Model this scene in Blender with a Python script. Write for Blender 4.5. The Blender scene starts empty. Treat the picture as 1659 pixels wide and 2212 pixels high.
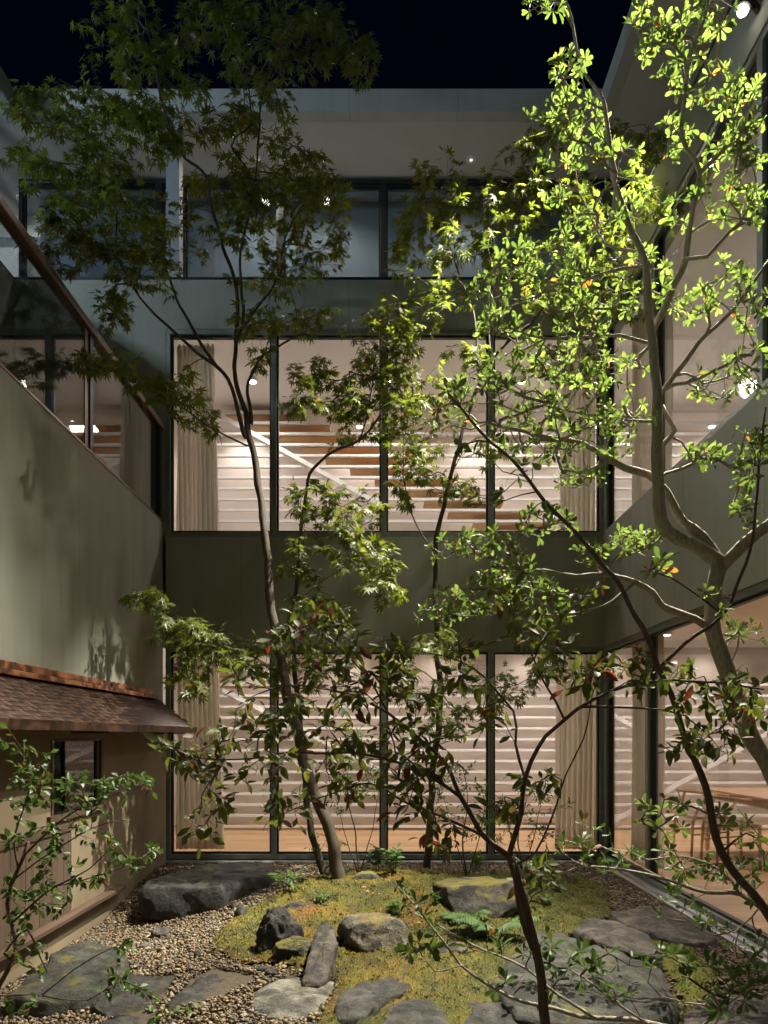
import bpy, bmesh, math, random
import numpy as np
from mathutils import Vector, Matrix, noise
R = math.radians
random.seed(7); rng = np.random.default_rng(7)
SC = bpy.context.scene
COL = SC.collection
# ------------------------------------------------------------------ camera, sky, moon, exposure
F = 1500.0; CX = 833.0; HY = 1591.0; EYE = 1.4      # photo measured on a 1659 x 2212 grid
YF = 7.75; XL = -2.486; XR = 2.42                    # courtyard walls
cam = bpy.data.cameras.new('camera'); co = bpy.data.objects.new('camera', cam); COL.objects.link(co)
co.location = (0, 0, EYE); co.rotation_euler = (R(90), 0, 0)
cam.sensor_fit = 'HORIZONTAL'; cam.sensor_width = 36; cam.lens = 36*F/1659
cam.shift_x = -(CX-829.5)/1659; cam.shift_y = (HY-1106)/1659
cam.clip_start = 0.05; cam.clip_end = 500
SC.camera = co
W = bpy.data.worlds.new('World'); SC.world = W; W.use_nodes = True
wn = W.node_tree.nodes; wl = W.node_tree.links
bg = wn['Background']; bg.inputs[0].default_value = (0.16, 0.2, 1.0, 1); bg.inputs[1].default_value = 0.0035
fill = bpy.data.lights.new('night_fill', 'SUN'); mo = bpy.data.objects.new('night_fill', fill); COL.objects.link(mo)
fill.energy = 0.03; fill.angle = R(60); fill.color = (0.66, 0.82, 1.0)  # added wide soft light, a faint ambient fill
mo.rotation_euler = (R(64), 0, R(-14))
SC.view_settings.view_transform = 'Standard'; SC.view_settings.look = 'None'
SC.view_settings.exposure = 0.0; SC.view_settings.gamma = 1.0
SC.render.engine = 'CYCLES'
cy = SC.cycles
cy.use_denoising = True
cy.max_bounces = 7; cy.diffuse_bounces = 3; cy.glossy_bounces = 4; cy.transmission_bounces = 4
cy.transparent_max_bounces = 24; cy.caustics_reflective = False; cy.caustics_refractive = False
cy.sample_clamp_indirect = 3.0; cy.sample_clamp_direct = 20.0

# ------------------------------------------------------------------ pixel helpers
def P(px, py, Y): return Vector(((px-CX)/F*Y, Y, EYE-(py-HY)/F*Y))
def sm(t): t = max(0., min(1., t)); return t*t*(3-2*t)
def gh(x, y):
    h = -0.2*sm((-x-0.7)/1.5)*sm((7.4-y)/1.7)
    h += 0.15*math.exp(-((x-0.1)/1.1)**2-((y-5.95)/0.95)**2)
    return h
def ground(px, py, dz=0.0):
    Y = 5.0
    for _ in range(40):
        X = (px-CX)/F*Y; z = gh(X, Y)+dz
        Y = Y*0.4+0.6*(EYE-z)*F/(py-HY)
    return Vector(((px-CX)/F*Y, Y, gh((px-CX)/F*Y, Y)))
# ------------------------------------------------------------------ object helpers
def tag(o, label=None, cat=None, group=None, kind=None):
    if label: o['label'] = label
    if cat: o['category'] = cat
    if group: o['group'] = group
    if kind: o['kind'] = kind
    return o
def thing(name, label, cat, loc=(0, 0, 0), group=None):
    o = bpy.data.objects.new(name, None); COL.objects.link(o); o.location = loc
    o.empty_display_size = 0.1
    return tag(o, label, cat, group)
def origin(o):
    v = Vector((0, 0, 0))
    while o is not None: v = v+o.location; o = o.parent
    return v
EMPTYROOT = {}
def attach(o, parent):
    if parent is None: return o
    root = parent
    while root.parent is not None: root = root.parent
    o.parent = parent
    if root == parent: o.matrix_parent_inverse = Matrix.Translation(-parent.location)
    return o
def link(name, me, mat, parent=None, M=None):
    if mat is not None and len(me.materials) == 0: me.materials.append(mat)
    o = bpy.data.objects.new(name, me); COL.objects.link(o)
    if M is not None: o.matrix_basis = M
    return attach(o, parent)
def np_mesh(name, V, Fc, smooth=False):
    """V (n,3), Fc (m,k) all faces with k corners"""
    me = bpy.data.meshes.new(name)
    V = np.asarray(V, dtype=np.float32); Fc = np.asarray(Fc, dtype=np.int32)
    m, k = Fc.shape
    me.vertices.add(len(V)); me.vertices.foreach_set('co', V.ravel())
    me.loops.add(m*k); me.loops.foreach_set('vertex_index', Fc.ravel())
    me.polygons.add(m); me.polygons.foreach_set('loop_start', np.arange(0, m*k, k, dtype=np.int32))
    me.polygons.foreach_set('loop_total', np.full(m, k, dtype=np.int32))
    if smooth: me.polygons.foreach_set('use_smooth', np.ones(m, dtype=bool))
    me.update(calc_edges=True)
    return me
class MB:
    def __init__(s): s.v = []; s.f = []; s.sm = False
    def box(s, x0, x1, y0, y1, z0, z1):
        b = len(s.v)
        s.v += [(x0,y0,z0),(x1,y0,z0),(x1,y1,z0),(x0,y1,z0),(x0,y0,z1),(x1,y0,z1),(x1,y1,z1),(x0,y1,z1)]
        s.f += [tuple(b+i for i in q) for q in ((0,3,2,1),(4,5,6,7),(0,1,5,4),(1,2,6,5),(2,3,7,6),(3,0,4,7))]
        return s
    def prism(s, a, b, w, h, up=(0, 0, 1)):
        a = Vector(a); b = Vector(b); d = (b-a).normalized(); u = Vector(up)
        sd = d.cross(u).normalized()*w/2; u = sd.cross(d).normalized()*h/2
        k = len(s.v)
        for p in (a, b):
            s.v += [tuple(p-sd-u), tuple(p+sd-u), tuple(p+sd+u), tuple(p-sd+u)]
        s.f += [tuple(k+i for i in q) for q in ((0,1,2,3),(7,6,5,4),(0,4,5,1),(1,5,6,2),(2,6,7,3),(3,7,4,0))]
        return s
    def tube(s, pts, rad, n=6, cap=True):
        k = len(s.v); m = len(pts); prev = None
        for i, p in enumerate(pts):
            p = Vector(p)
            d = (Vector(pts[min(i+1, m-1)])-Vector(pts[max(i-1, 0)]))
            d = d.normalized() if d.length > 1e-9 else Vector((0, 0, 1))
            if prev is None:
                u = d.orthogonal().normalized()
            else:
                u = prev-d*prev.dot(d); u = u.normalized() if u.length > 1e-6 else d.orthogonal().normalized()
            prev = u; w = d.cross(u)
            r = rad[i] if hasattr(rad, '__len__') else rad
            for j in range(n):
                a = 2*math.pi*j/n
                s.v.append(tuple(p+(u*math.cos(a)+w*math.sin(a))*r))
        for i in range(m-1):
            for j in range(n):
                a = k+i*n+j; b = k+i*n+(j+1) % n
                s.f.append((a, b, b+n, a+n))
        if cap:
            s.f.append(tuple(k+j for j in reversed(range(n)))); s.f.append(tuple(k+(m-1)*n+j for j in range(n)))
        return s
    def build(s, name, mat, parent=None, smooth=False, bevel=0):
        me = bpy.data.meshes.new(name); me.from_pydata([tuple(v) for v in s.v], [], s.f)
        if smooth: me.polygons.foreach_set('use_smooth', [True]*len(me.polygons))
        me.update()
        o = link(name, me, mat, parent)
        if bevel:
            b = o.modifiers.new('bevel', 'BEVEL'); b.width = bevel; b.segments = 2; b.limit_method = 'ANGLE'
        return o
def B(*a): return MB().box(*a)
# ------------------------------------------------------------------ materials
class NT:
    def __init__(s, name):
        s.m = bpy.data.materials.new(name); s.m.use_nodes = True
        s.t = s.m.node_tree; s.n = s.t.nodes; s.n.clear()
        s.out = s.n.new('ShaderNodeOutputMaterial')
    def new(s, t, **kw):
        n = s.n.new(t)
        for k, v in kw.items():
            if k.startswith('i_'):
                key = k[2:]; key = int(key) if key.isdigit() else key.replace('_', ' ')
                n.inputs[key].default_value = v
            else: setattr(n, k, v)
        return n
    def l(s, a, b): s.t.links.new(a, b)
    def coord(s, scale=(1, 1, 1), rnd=False):
        tc = s.new('ShaderNodeTexCoord'); mp = s.new('ShaderNodeMapping'); mp.inputs['Scale'].default_value = scale
        s.l(tc.outputs['Object'], mp.inputs[0]); return mp.outputs[0]
    def noise(s, vec, scale, detail=4, rough=.55, dist=0):
        n = s.new('ShaderNodeTexNoise'); n.inputs['Scale'].default_value = scale; n.inputs['Detail'].default_value = detail
        n.inputs['Roughness'].default_value = rough; n.inputs['Distortion'].default_value = dist
        if vec is not None: s.l(vec, n.inputs['Vector'])
        return n.outputs['Fac']
    def ramp(s, fac, stops):
        r = s.new('ShaderNodeValToRGB'); e = r.color_ramp.elements
        while len(e) > 1: e.remove(e[-1])
        e[0].position = stops[0][0]; e[0].color = (*stops[0][1], 1) if len(stops[0][1]) == 3 else stops[0][1]
        for p, c in stops[1:]:
            x = e.new(p); x.color = (*c, 1) if len(c) == 3 else c
        s.l(fac, r.inputs[0]); return r.outputs[0]
    def mix(s, a, b, fac, mode='MIX'):
        m = s.new('ShaderNodeMix', data_type='RGBA', blend_type=mode)
        for sock, v in ((m.inputs[6], a), (m.inputs[7], b), (m.inputs[0], fac)):
            if hasattr(v, 'is_linked'): s.l(v, sock)
            elif isinstance(v, (int, float)): sock.default_value = v
            else: sock.default_value = (*v, 1) if len(v) == 3 else v
        return m.outputs[2]
    def math(s, op, a, b=None):
        m = s.new('ShaderNodeMath', operation=op)
        for i, v in enumerate((a, b)):
            if v is None: continue
            if hasattr(v, 'is_linked'): s.l(v, m.inputs[i])
            else: m.inputs[i].default_value = v
        return m.outputs[0]
    def bump(s, h, strength=.3, dist=.01, prev=None):
        b = s.new('ShaderNodeBump'); b.inputs['Strength'].default_value = strength; b.inputs['Distance'].default_value = dist
        s.l(h, b.inputs['Height'])
        if prev is not None: s.l(prev, b.inputs['Normal'])
        return b.outputs[0]
    def bsdf(s, color, rough=.6, normal=None, **kw):
        b = s.new('ShaderNodeBsdfPrincipled')
        if hasattr(color, 'is_linked'): s.l(color, b.inputs['Base Color'])
        else: b.inputs['Base Color'].default_value = (*color, 1)
        if hasattr(rough, 'is_linked'): s.l(rough, b.inputs['Roughness'])
        else: b.inputs['Roughness'].default_value = rough
        if normal is not None: s.l(normal, b.inputs['Normal'])
        for k, v in kw.items(): b.inputs[k.replace('_', ' ')].default_value = v
        return b.outputs[0]
    def done(s, sh): s.l(sh, s.out.inputs[0]); return s.m
def simple(name, c, rough=.5, var=.12, scale=6, metallic=0.0, bump=0.0):
    t = NT(name); v = t.coord()
    f = t.noise(v, scale, 5)
    col = t.ramp(f, [(.3, tuple(x*(1-var) for x in c)), (.7, tuple(min(1, x*(1+var)) for x in c))])
    n = t.bump(t.noise(v, scale*8, 3), bump, .004) if bump else None
    return t.done(t.bsdf(col, rough, n, Metallic=metallic))
def concrete(name, c):
    t = NT(name); v = t.coord()
    big = t.noise(v, .9, 6, .6)
    st = t.noise(t.coord((2.2, 2.2, .12)), 2.2, 5, .62)
    f = t.math('ADD', t.math('MULTIPLY', big, .55), t.math('MULTIPLY', st, .45))
    col = t.ramp(f, [(.3, tuple(x*.72 for x in c)), (.48, c), (.68, tuple(x*1.16 for x in c))])
    vo = t.new('ShaderNodeTexVoronoi'); vo.inputs['Scale'].default_value = 9; t.l(v, vo.inputs['Vector'])
    sel = t.math('LESS_THAN', vo.outputs['Distance'], t.math('MULTIPLY', t.noise(v, 4, 2), .085))
    pin = t.math('MULTIPLY', sel, t.math('GREATER_THAN', t.noise(v, 1.7, 2), .53))
    col = t.mix(col, tuple(x*.3 for x in c), pin)
    xyz = t.new('ShaderNodeSeparateXYZ'); t.l(v, xyz.inputs[0])
    jn = None
    for k_, sp_ in ((0, 1.21), (1, 1.21)):
        q_ = t.math('ABSOLUTE', t.math('SUBTRACT', t.math('FRACT', t.math('DIVIDE', t.math('ADD', xyz.outputs[k_], 20.37), sp_)), .5))
        e_ = t.math('LESS_THAN', q_, .0024/sp_)
        jn = e_ if jn is None else t.math('MAXIMUM', jn, e_)
    g_ = t.new('ShaderNodeNewGeometry'); nn = t.new('ShaderNodeSeparateXYZ'); t.l(g_.outputs['Normal'], nn.inputs[0])
    col = t.mix(col, tuple(x*.45 for x in c), t.math('MULTIPLY', jn, .8))
    drip = t.noise(t.coord((9, 9, .25)), 1.6, 6, .7)
    col = t.mix(col, tuple(x*.5 for x in c), t.ramp(drip, [(.6, (0, 0, 0)), (.8, (.45, .45, .45))]))
    n = t.bump(t.noise(v, 26, 5), .12, .006)
    return t.done(t.bsdf(col, .82, n))
def wood(name, c, dark=.62, axis=0, scale=1.0, rough=.5, island=True):
    t = NT(name); s = [22*scale]*3; s[axis] = 1.2*scale
    v = t.coord(tuple(s))
    oi = t.new('ShaderNodeObjectInfo')
    add = t.new('ShaderNodeVectorMath', operation='ADD'); t.l(v, add.inputs[0])
    mul = t.new('ShaderNodeVectorMath', operation='SCALE'); mul.inputs[0].default_value = (37, 19, 53); t.l(oi.outputs['Random'], mul.inputs['Scale']); t.l(mul.outputs[0], add.inputs[1])
    f = t.noise(add.outputs[0], 1.0, 5, .6, .4)
    col = t.ramp(f, [(.25, tuple(x*dark for x in c)), (.7, tuple(x*1.12 for x in c))])
    b = t.math('ADD', .84, t.math('MULTIPLY', oi.outputs['Random'], .3))
    hsv = t.new('ShaderNodeHueSaturation'); t.l(col, hsv.inputs['Color']); t.l(b, hsv.inputs['Value'])
    return t.done(t.bsdf(hsv.outputs[0], rough, t.bump(f, .1, .002)))
def glass(name, f0=.05, tint=(1, 1, 1), rough=0.0):
    """pane: clear transmission plus Schlick reflection on either face"""
    t = NT(name); g = t.new('ShaderNodeNewGeometry')
    d = t.new('ShaderNodeVectorMath', operation='DOT_PRODUCT'); t.l(g.outputs['Normal'], d.inputs[0]); t.l(g.outputs['Incoming'], d.inputs[1])
    c = t.math('ABSOLUTE', d.outputs['Value'])
    p = t.math('POWER', t.math('SUBTRACT', 1.0, c), 5.0)
    fr = t.math('ADD', f0, t.math('MULTIPLY', p, 1-f0))
    tr = t.new('ShaderNodeBsdfTransparent'); tr.inputs[0].default_value = (*tint, 1)
    gl = t.new('ShaderNodeBsdfGlossy'); gl.inputs['Roughness'].default_value = rough
    m = t.new('ShaderNodeMixShader'); t.l(fr, m.inputs[0]); t.l(tr.outputs[0], m.inputs[1]); t.l(gl.outputs[0], m.inputs[2])
    return t.done(m.outputs[0])
def emis(name, c, s):
    t = NT(name); e = t.new('ShaderNodeEmission'); e.inputs[0].default_value = (*c, 1); e.inputs[1].default_value = s
    return t.done(e.outputs[0])
def leafmat(name, stops, trans=.4, tcol=1.9, rough=.4):
    t = NT(name); g = t.new('ShaderNodeNewGeometry'); oi = t.new('ShaderNodeObjectInfo')
    r = t.math('FRACT', t.math('ADD', g.outputs['Random Per Island'], t.math('MULTIPLY', oi.outputs['Random'], 7.31)))
    col = t.ramp(r, stops)
    ns = t.noise(t.coord(), 60, 2)
    col = t.mix(col, (0, 0, 0), t.math('MULTIPLY', ns, .25))
    tc = t.mix(col, (tcol*1.0, tcol*1.0, tcol*.7), 1.0, 'MULTIPLY')
    b = t.bsdf(col, rough, None)
    tl = t.new('ShaderNodeBsdfTranslucent'); t.l(tc, tl.inputs[0])
    m = t.new('ShaderNodeMixShader'); m.inputs[0].default_value = trans; t.l(b, m.inputs[1]); t.l(tl.outputs[0], m.inputs[2])
    return t.done(m.outputs[0])
def barkmat(name, c, d, scale=1.0):
    t = NT(name); v = t.coord((1, 1, .25)); f = t.noise(v, 55*scale, 5, .6, .3)
    g = t.noise(t.coord(), 9, 4)
    col = t.mix(t.ramp(f, [(.3, d), (.65, c)]), tuple(x*.6 for x in c), t.math('MULTIPLY', g, .5))
    return t.done(t.bsdf(col, .8, t.bump(f, .5, .006)))
def rockmat(name, c, d, moss=None, mossamt=.5, lichen=None, lich=.6):
    t = NT(name); v = t.coord(); oi = t.new('ShaderNodeObjectInfo')
    add = t.new('ShaderNodeVectorMath', operation='ADD'); t.l(v, add.inputs[0])
    mul = t.new('ShaderNodeVectorMath', operation='SCALE'); mul.inputs[0].default_value = (31, 17, 23); t.l(oi.outputs['Random'], mul.inputs['Scale']); t.l(mul.outputs[0], add.inputs[1]); v = add.outputs[0]
    f = t.noise(v, 7, 8, .68)
    col = t.ramp(f, [(.34, tuple(x*.7 for x in d)), (.46, d), (.54, c), (.66, tuple(x*1.8 for x in c))])
    col = t.mix(col, tuple(x*2.6 for x in c), t.ramp(t.noise(v, 22, 6, .75), [(.60, (0, 0, 0)), (.68, (.7,)*3)]))
    sp = t.noise(v, 70, 3, .7)
    col = t.mix(col, tuple(x*1.9 for x in c), t.ramp(sp, [(.6, (0, 0, 0)), (.75, (.6,)*3)]))
    if lichen:
        col = t.mix(col, lichen, t.ramp(t.noise(v, 5, 7, .7), [(lich, (0, 0, 0)), (lich+.1, (.8,)*3)]))
    if moss:
        g = t.new('ShaderNodeNewGeometry'); sx = t.new('ShaderNodeSeparateXYZ'); t.l(g.outputs['Normal'], sx.inputs[0])
        up = t.math('ADD', t.math('MULTIPLY', sx.outputs[2], .35), t.noise(v, 5, 6, .65))
        col = t.mix(col, moss, t.ramp(up, [(1.02-mossamt*.35, (0, 0, 0)), (1.14-mossamt*.35, (.95,)*3)]))
    n = t.bump(t.noise(v, 14, 10, .78), .9, .04); n = t.bump(sp, .7, .008, n)
    return t.done(t.bsdf(col, .75, n))

M = {}
M['concrete'] = concrete('concrete', (.27, .27, .222))
M['concrete_pale'] = concrete('concrete_pale', (.40, .41, .39))
M['soffit'] = simple('soffit_paint', (.52, .50, .47), .85, .05, 3)
M['interior'] = simple('interior_plaster', (.84, .79, .74), .9, .03, 2)
M['blush'] = simple('stair_wall_plaster', (.70, .63, .58), .9, .04, 2)
M['interior_grey'] = simple('interior_grey', (.24, .265, .28), .9, .05, 2)
M['frame'] = simple('window_frame_metal', (.19, .205, .19), .42, .1, 12, .3)
M['dark_frame'] = simple('dark_frame_metal', (.02, .025, .028), .4, .1, 12, .5)
M['sill'] = simple('sill_aluminium', (.45, .47, .49), .35, .08, 10, .7)
M['bronze'] = simple('bronze_handrail', (.16, .11, .085), .38, .15, 14, .6)
M['white_steel'] = simple('white_painted_steel', (.80, .79, .78), .45, .03, 8)
M['column'] = simple('painted_column', (.27, .29, .30), .6, .05, 8)
M['glass'] = glass('window_glass', .045)
M['glass_rail'] = glass('balustrade_glass', .17, (.75, .77, .78))
M['glass_dark'] = glass('upper_window_glass', .05, (.86, .9, .92))
M['oak'] = wood('oak_floor', (.56, .36, .20), .75, 0)
M['tread'] = wood('oak_tread', (.62, .37, .17), .75, 0)
M['furn'] = wood('oak_furniture', (.36, .21, .11), .7, 0, 1.5)
M['dark_wood'] = wood('dark_weathered_wood', (.085, .052, .034), .5, 1, 1.2, .6)
M['plank'] = wood('weathered_plank', (.10, .066, .045), .55, 2, 1.0, .7)
M['seat'] = simple('woven_seat', (.19, .13, .09), .8, .2, 60)
M['dim_lens'] = emis('dim_lens', (1, .95, .9), .9)
M['globe'] = emis('lamp_globe', (.8, .92, 1), 12)
M['lamp'] = emis('lamp_lens', (1, .86, .68), 40)
M['spot_lens'] = emis('spotlight_lens', (1, .95, .85), 14)
M['black'] = simple('black_metal', (.02, .02, .02), .45, .1)
def plaster():
    t = NT('earthen_plaster'); v = t.coord()
    col = t.ramp(t.noise(v, 1.6, 6, .6), [(.3, (.15, .115, .068)), (.7, (.21, .165, .105))])
    return t.done(t.bsdf(col, .9, t.bump(t.noise(v, 50, 5), .18, .004)))
M['plaster'] = plaster()
def copper(name, c, d):
    t = NT(name); v = t.coord(); oi = t.new('ShaderNodeObjectInfo')
    w = t.new('ShaderNodeTexWave'); w.inputs['Scale'].default_value = 3; w.inputs['Distortion'].default_value = 14; w.inputs['Detail'].default_value = 3; t.l(v, w.inputs['Vector'])
    f = t.math('ADD', t.math('MULTIPLY', w.outputs['Fac'], .4), t.math('MULTIPLY', t.noise(v, 7, 5), .6))
    col = t.ramp(f, [(.3, d), (.62, c), (.8, tuple(min(1, x*1.5) for x in c))])
    hsv = t.new('ShaderNodeHueSaturation'); t.l(col, hsv.inputs['Color']); t.l(t.math('ADD', .84, t.math('MULTIPLY', oi.outputs['Random'], .32)), hsv.inputs['Value'])
    return t.done(t.bsdf(hsv.outputs[0], t.math('ADD', .33, t.math('MULTIPLY', f, .25)), t.bump(f, .12, .01), Metallic=.75))
M['copper'] = copper('copper_shingle', (.125, .068, .048), (.045, .027, .021))
M['copper_bright'] = copper('copper_flashing', (.42, .19, .10), (.13, .06, .04))
def curtainmat():
    t = NT('linen_curtain'); v = t.coord((90, 90, 12)); f = t.noise(v, 1.0, 3)
    col = t.ramp(f, [(.3, (.82, .78, .70)), (.7, (.92, .88, .80))])
    tl = t.new('ShaderNodeBsdfTranslucent'); t.l(col, tl.inputs[0])
    m = t.new('ShaderNodeMixShader'); m.inputs[0].default_value = .6; t.l(t.bsdf(col, .9), m.inputs[1]); t.l(tl.outputs[0], m.inputs[2])
    return t.done(m.outputs[0])
M['curtain'] = curtainmat()
M['bark_maple'] = barkmat('maple_bark', (.10, .078, .055), (.03, .023, .017))
M['bark_grey'] = barkmat('smooth_grey_bark', (.36, .315, .26), (.17, .145, .115), 1.4)
M['bark_shrub'] = barkmat('shrub_bark', (.10, .062, .045), (.035, .022, .018), 1.6)
M['twig_maple'] = barkmat('maple_twig', (.085, .075, .04), (.04, .03, .02))
G = lambda *a: [(p, c) for p, c in a]
M['maple'] = leafmat('maple_leaf', G((0, (.065, .085, .010)), (.5, (.095, .12, .014)), (.85, (.12, .145, .018)), (.95, (.12, .13, .02)), (1, (.15, .09, .02))), .45)
M['obovate'] = leafmat('obovate_leaf', G((0, (.055, .09, .02)), (.5, (.08, .12, .028)), (.9, (.11, .155, .04)), (.985, (.13, .17, .045)), (.99, (.30, .12, .03)), (1, (.32, .13, .03))), .45, 2.1, .4)
M['redleaf'] = leafmat('turning_leaf', G((0, (.05, .07, .014)), (.3, (.075, .10, .018)), (.6, (.10, .125, .022)), (.84, (.12, .12, .022)), (.90, (.08, .045, .018)), (.95, (.13, .03, .02)), (1, (.16, .035, .02))), .38, 1.8, .62)
M['glossy'] = leafmat('glossy_leaf', G((0, (.035, .08, .014)), (.5, (.055, .11, .018)), (.9, (.085, .15, .025)), (.97, (.09, .14, .02)), (.98, (.22, .09, .03)), (1, (.22, .09, .03))), .3, 1.9, .5)
M['herb'] = leafmat('herb_leaf', G((0, (.05, .11, .02)), (1, (.10, .19, .035))), .4, 1.8, .65)
M['rock_dark'] = rockmat('dark_basalt', (.042, .038, .036), (.018, .016, .015), (.075, .065, .012), .35)
M['rock_step'] = rockmat('stepping_stone', (.055, .05, .047), (.023, .021, .02), None, 0, (.17, .155, .12), .66)
M['rock_pale'] = rockmat('pale_granite', (.17, .16, .135), (.075, .07, .058), (.16, .13, .03), .25, (.26, .23, .16), .6)
M['rock_lichen'] = rockmat('lichen_boulder', (.14, .125, .10), (.06, .055, .045), (.20, .15, .05), .75, (.3, .24, .12), .55)
M['rock_moss'] = rockmat('mossy_boulder', (.07, .062, .055), (.03, .027, .025), (.16, .135, .016), .78)
M['rock_flat'] = rockmat('greenish_slab', (.05, .049, .039), (.022, .022, .018), (.12, .105, .02), .3, (.17, .16, .12), .66)
M['rock_brown'] = rockmat('brown_slab', (.09, .074, .063), (.04, .034, .03), None, 0, (.2, .17, .13), .62)
def mossmat():
    t = NT('moss'); v = t.coord(); g = t.new('ShaderNodeNewGeometry')
    f = t.noise(v, 2.6, 6, .62); r = g.outputs['Random Per Island']
    col = t.ramp(f, [(.36, (.055, .055, .004)), (.45, (.105, .092, .004)), (.54, (.15, .105, .006)), (.64, (.17, .08, .010))])
    gr = t.new('ShaderNodeSeparateXYZ'); t.l(v, gr.inputs[0])
    side = t.math('ADD', t.math('MULTIPLY', gr.outputs[0], .55), t.noise(v, 2.2, 4))
    col = t.mix(col, (.095, .098, .008), t.ramp(side, [(.62, (0, 0, 0)), (.85, (.9, .9, .9))]))
    col = t.mix(col, (.03, .025, .007), t.ramp(t.noise(v, 5, 6, .72), [(.46, (0, 0, 0)), (.66, (.85, .85, .85))]))
    hsv = t.new('ShaderNodeHueSaturation'); t.l(col, hsv.inputs['Color']); t.l(t.math('ADD', .6, t.math('MULTIPLY', r, .8)), hsv.inputs['Value'])
    return t.done(t.bsdf(hsv.outputs[0], .9, t.bump(t.noise(v, 120, 3), .6, .012)))
M['moss'] = mossmat()
def gravelmat():
    t = NT('gravel'); g = t.new('ShaderNodeNewGeometry'); oi = t.new('ShaderNodeObjectInfo')
    r = t.math('FRACT', t.math('ADD', g.outputs['Random Per Island'], t.math('MULTIPLY', oi.outputs['Random'], 5.7)))
    col = t.ramp(r, [(0, (.045, .032, .022)), (.2, (.11, .075, .038)), (.45, (.19, .12, .054)), (.62, (.08, .068, .055)), (.75, (.22, .155, .088)), (.88, (.08, .079, .08)), (1, (.38, .30, .20))])
    return t.done(t.bsdf(col, .6, t.bump(t.noise(t.coord(), 90, 3), .2, .003)))
M['gravel'] = gravelmat()
M['soil'] = simple('soil', (.07, .052, .036), .95, .4, 40, 0, .6)

# ================================================================== SETTING
# ground sheet
xs = np.concatenate([np.linspace(-40, -4, 6)[:-1], np.linspace(-4, 4, 81), np.linspace(4, 40, 6)[1:]])
ys = np.concatenate([np.linspace(-40, 1, 6)[:-1], np.linspace(1, 8, 71), np.linspace(8, 50, 6)[1:]])
gv = [(x, y, gh(x, y)-.012) for y in ys for x in xs]; nx = len(xs)
gf = [(j*nx+i, j*nx+i+1, (j+1)*nx+i+1, (j+1)*nx+i) for j in range(len(ys)-1) for i in range(nx-1)]
tag(link('ground', np_mesh('ground', gv, gf, True), M['soil']), 'dark soil bed under the courtyard gravel and moss', kind='structure')

# ---- main house
house = thing('concrete_house', 'concrete house of tall glazed rooms wrapped round the planted courtyard', 'house', (0, YF+1, 0))
ZW0, ZW1, ZU0, ZU1, ZP, ZS, ZT = .03, 2.40, 3.63, 5.95, 6.50, 8.38, 8.63
TH = .22; D = .9; XLW = -4.15
b = MB()
b.box(XL-.02, XR+TH, YF, YF+TH, ZW1, ZU0)                       # band between the storeys
b.box(XLW-.0, XL+.03, YF, YF+TH, 2.9, ZU1)                      # blind part above the terrace
b.box(XLW-2, XR+TH, YF, YF+TH, ZU1, ZP)                         # parapet
b.build('back_wall', M['concrete'], house)
b = MB()
b.box(XR, XR+TH, -1, YF, ZW1, ZU0); b.box(XR, XR+TH, -1, YF, ZU1, ZP)
b.build('side_wall', M['concrete'], house)
B(XLW-TH, XLW, -1, YF, 2.9, ZP).build('side_wall', M['concrete'], house)
# roof with fascia and soffit on three sides
b = MB(); b.box(XLW-2, XR+.002, YF, YF+.14, ZS, ZT); b.box(XR+.002, XR+.14, -1, YF+.14, ZS, ZT); b.box(XLW-.14, XLW, -1, YF, ZS, ZT)
b.build('fascia', M['concrete_pale'], house)
b = MB(); b.box(XLW-4, XR+.14, YF+.14, YF+5, ZS+.004, ZT-.03); b.box(XR+.14, XR+6, -1, YF+5, ZS+.004, ZT-.03); b.box(XLW-4, XLW-.14, -1, YF+.14, ZS+.004, ZT-.03)
b.build('soffit', M['soffit'], house)
for x, y in ((P(370, 0, YF).x, YF+.12), (XLW-.06, 7.3)):
    B(x-.075, x+.075, y-.075, y+.075, ZP, ZS).build('column', M['column'], house, bevel=.008)
b = MB(); b.box(XLW-2, XR+TH, YF-.006, YF+TH+.01, ZP, ZP+.025); b.box(XR-.006, XR+TH+.01, -1, YF-.01, ZP, ZP+.025); b.box(XLW-TH-.01, XLW+.006, -1, YF-.01, ZP, ZP+.025)
b.build('parapet_cap', M['dark_frame'], house)
# wing behind the camera, closing the courtyard
b = MB(); b.box(XLW-4, XR+6, -1.6, -1.01, -.4, ZP); b.box(XLW-4, XR+6, -1.6, -1.01, ZS, ZT); b.box(XLW-4, XR+6, -5, -1.6, ZS+.004, ZT-.03); b.box(XLW-4, XR+6, -3.2, -3.0, ZP, ZS)
b.build('back_wing', M['concrete'], house)
# floors, interior walls
b = MB()
B(-3.4, XR+5.2, YF+3.2, YF+3.4, 0, 8.38).build('stair_wall', M['blush'], house)
b.box(-3.4, -3.2, YF+TH, YF+3.2, 0, 6.2)
b.box(XR+5, XR+5.2, -1, YF+3.2, 0, 8.3)
b.box(-3.4, XR+5, YF+TH+.01, YF+1.9, 2.75, 3.45)                   # first-floor slab, open stair void behind
b.box(XR+TH+.01, XR+5, -1, YF+TH+.01, 2.75, 3.45)
b.box(-3.4, XR+5, YF+TH+.01, YF+3.2, 6.2, 6.42)
b.box(XR+TH+.01, XR+5, -1, YF+TH+.01, 6.2, 6.42)
b.box(-3.19, XR+4.99, YF+2.5, YF+3.19, 2.8, 2.95)                 # ledge added to carry the lamps that wash the stair wall
b.build('room_shell', M['interior'], house)
b = MB(); b.box(-4.5, XR+D-.15, 9.05, 9.2, 6.47, 8.37); b.box(XLW-4, XR+5, YF+3.0, YF+3.15, 6.43, 8.36); b.box(XR+3.6, XR+3.8, -1, YF+3, 6.43, 8.36)
b.box(XLW-4, XR+5, YF+D+.12, YF+3.0, 6.43, 6.46)
b.build('upper_room_wall', M['interior_grey'], house)
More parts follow.
